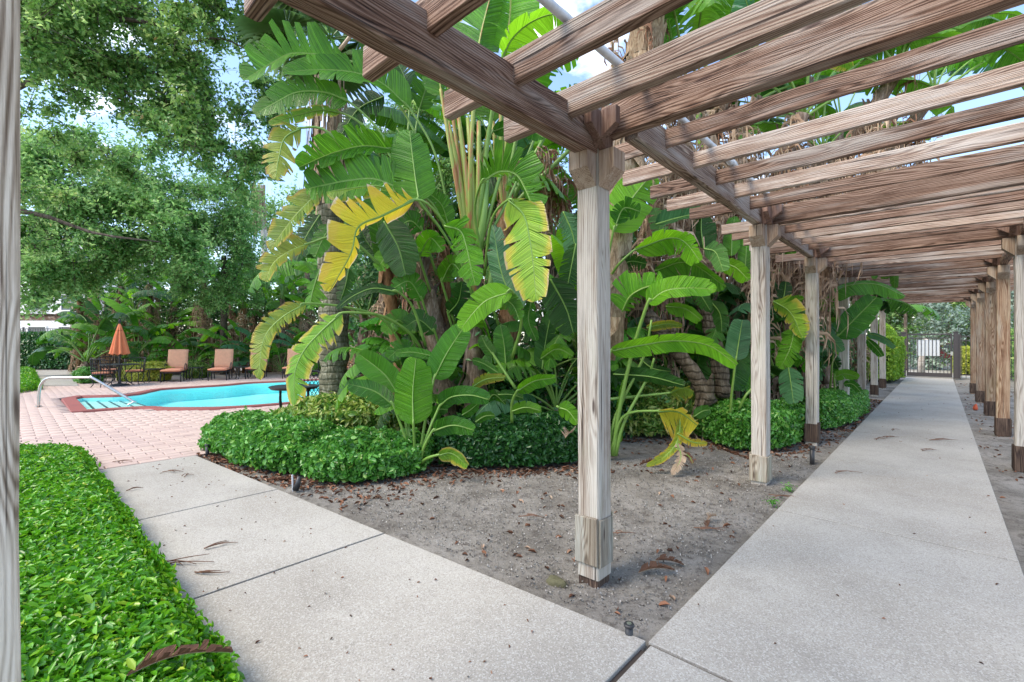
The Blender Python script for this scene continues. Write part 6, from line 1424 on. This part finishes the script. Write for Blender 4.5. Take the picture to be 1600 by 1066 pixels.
litter('leaf_litter', rnd_in(bed, 420), .06, 'dry brown leaf bits strewn over the sandy bed')
mul = []
for line in ([(312, 706), (345, 716), (400, 738), (480, 752), (590, 756), (655, 744), (700, 732), (800, 734), (905, 726), (960, 700)], [(955, 684), (1070, 688), (1120, 694), (1165, 712), (1255, 694), (1300, 676), (1352, 650), (1380, 625)]):
    Pm = [gp(*q) for q in line]; Lm = [(b_ - a_).length for a_, b_ in zip(Pm[:-1], Pm[1:])]
    for _ in range(1400):
        i = rng.choice(len(Lm), p=np.array(Lm) / sum(Lm)); q = Pm[i].lerp(Pm[i + 1], rng.uniform()); dd = rng.normal(0.02, .20) * (1 + .5 * math.sin(q.x * 4)); q = q - FW * dd
        if q.y > edgeY(q.x) + .02 and q.x < -1.07: mul.append((q.x, q.y, soil(q.x, q.y) + rng.uniform(.004, .02)))
litter('mulch_litter', mul, .06, 'dense reddish-brown dry leaves under the hedges')
litter('verge_litter', rnd_in([(.42, 2.5), (2.5, 2.5), (2.5, 20), (.42, 24)], 700), .05, 'dry leaf bits on the verge right of the walk')
litter('walk_litter', rnd_in([(-1.0, 2), (.35, 2), (.35, 20), (-1.0, 20)], 60, .004) + rnd_in([(-1.2, .7), (-3.5, .7), (-6.9, .9), (-6.9, 1.5), (-1.2, 1.9)], 90, .008), .022, 'tiny dry leaf crumbs on the concrete')
def pebbles(name, poly, n, s, label):
    P = np.array(rnd_in(poly, n)); o = scatter(name, P, np.tile([0, 0, 1.0], (n, 1)), s, M['pebble'], None, .5, .9, 'stuff', True, fold=.8); tag(o, label, 'pebbles')
M['pebble'] = tiny_leaf_mat('pebble', [(0, (.07, .055, .045)), (.6, (.3, .28, .25)), (1, (.55, .53, .5))], .9, .0)
pebbles('grit', [(-1.1, 2.2), (-3.0, 2.05), (-5, 1.95), (-3.4, 4), (-2.6, 6), (-1.1, 7)], 9000, .012, 'fine grit and crumbs on the sandy bed')
def twig(px, py, L_, a, lab, bend=.3, n=3, z=.006, name='dry_twig', r=.004):
    p = gp(px, py, z); e = empty(name, (p.x, p.y, z)); tag(e, lab, 'twig'); mb = MB()
    for k in range(n):
        aa = a + random.uniform(-.6, .6) * (k > 0); l2 = L_ * (1 if k == 0 else random.uniform(.3, .8)); d = Vector((math.cos(aa), math.sin(aa), 0)); s = Vector((-d.y, d.x, 0)); b_ = random.uniform(-bend, bend)
        o0 = Vector((random.uniform(-.02, .02), random.uniform(-.02, .02), .004 * k)); mb.tube([o0 + d * l2 * (t - .4) + s * b_ * l2 * (t - .5) ** 2 * 2 + Vector((0, 0, .004 + .012 * math.sin(t * 3.1))) for t in [i / 7 for i in range(8)]], [r * (1.2 - .1 * i) for i in range(8)], 5)
    mb.build('stem', M['twig'], e, True); return e
M['twig'] = simple('dry_twig_brown', (0.16, 0.085, 0.055), .9, noise_amt=.25, scale=30)
ang = lambda sx: math.atan2(RT.y, RT.x) + sx
for px, py, L_, a, lab in [(278, 882, .34, .1, 'long dry twig on the pool path beside the ground cover'), (340, 855, .20, .5, 'thin curved twig on the pool path above the long one'), (320, 898, .22, 0, 'faint thin twig on the pool path below the long one'), (190, 722, .24, 0, 'dry frond scrap where the pavers meet the concrete'), (268, 738, .22, .1, 'dry scrap on the far slab of the pool path'), (290, 744, .10, 1.2, 'small curled scrap beside the mulch on the far slab'), (208, 766, .13, .8, 'small forked scrap on the far slab by the ground cover'),
                           (1388, 684, .34, .1, 'long dry twig across the walk beyond the second joint'), (1470, 688, .42, 0, 'largest tangle of dry stems on the right of the walk'), (1396, 672, .2, .4, 'curled looping stem on the walk'), (1318, 738, .3, 0, 'dry forked scrap at the left edge of the walk near the second post'), (1372, 687, .2, .3, 'little dry scrap left of the long twig on the walk'),
                           (1450, 704, .24, .2, 'short twig at the middle of the walk'), (830, 808, .22, -.1, 'pale straight twig on the sand left of the nearest full post'), (968, 834, .2, 0, 'dark twig lying just right of the nearest full post'), (1108, 829, .28, 0, 'dark stick half buried near the edge of the walk'), (1225, 778, .3, -.4, 'curved root-like stick where the sand meets the walk')]:
    twig(px, py, L_, ang(a), lab, z=.008 if py < 1000 and not (820 < px < 1240 and py > 770) else -.02, n=4 if L_ > .3 else 3)
# curled dry leaves, big enough to pick out
def curled(px, py, L_, a, lab, z=-.02, wd=.3, mat='lf_rust'):
    p = gp(px, py, z); e = empty('fallen_leaf', (p.x, p.y, z)); tag(e, lab, 'leaf'); mid = []; 
    for i in range(12): t = i / 11; mid.append(Vector((math.cos(a) * L_ * (t - .5), math.sin(a) * L_ * (t - .5), .012 + .03 * math.sin(t * 3.1) * L_ / .3)) + Vector((-math.sin(a), math.cos(a), 0)) * .04 * L_ * math.sin(t * 3 + px))
    s = Vector((-math.sin(a), math.cos(a), .5)).normalized() * L_ * wd; s2 = Vector((math.sin(a), -math.cos(a), .7)).normalized() * L_ * wd
    mb = MB(); blade(mb, catmull(mid, 26), [s] * 26, [s2] * 26, 1.0, -.3, 0, int(px), ribr=.003, fwd=.6); mb.build('blade', [M[mat], M['stalkdead']], e, True)
curled(1026, 896, .24, ang(.2), 'curled brown leaf on the sand right of the nearest full post', wd=.16)
curled(1046, 882, .18, ang(-.4), 'smaller curled leaf scrap beside the curled brown leaf', wd=.16)
curled(1103, 822, .16, ang(1.2), 'spiky dry tuft on the sand near the walk', wd=.2)
curled(284, 1042, .34, ang(.45), 'long brown dead leaf lying on the ground cover at the bottom left', z=.21, wd=.12)
curled(1018, 728, .3, ang(.1), 'dark shrivelled leaf on the sand below the wilted yellow leaf', wd=.15)
curled(1112, 812, .14, ang(.7), 'pale pinkish scrap on the sand below the spiky tuft', wd=.25, mat='lf_dead')
curled(888, 682, .3, ang(1.3), 'tan dead leaf caught on the dark hedge left of the nearest full post', z=.36, wd=.3, mat='lf_dead')
# weeds
for i, (px, py) in enumerate([(1231, 768), (1208, 790)]):
    p = gp(px, py, -.03); e = empty('weed', (p.x, p.y, -.03)); tag(e, ('small green weed at the edge of the walk near the second post', 'smaller pale weed just below the other weed at the walk edge')[i], 'weed')
    C, d = puff_points([(0, 0, .03)], [.05], 160, .7); scatter('leaves', C, d, .02, M['hedge'], e)
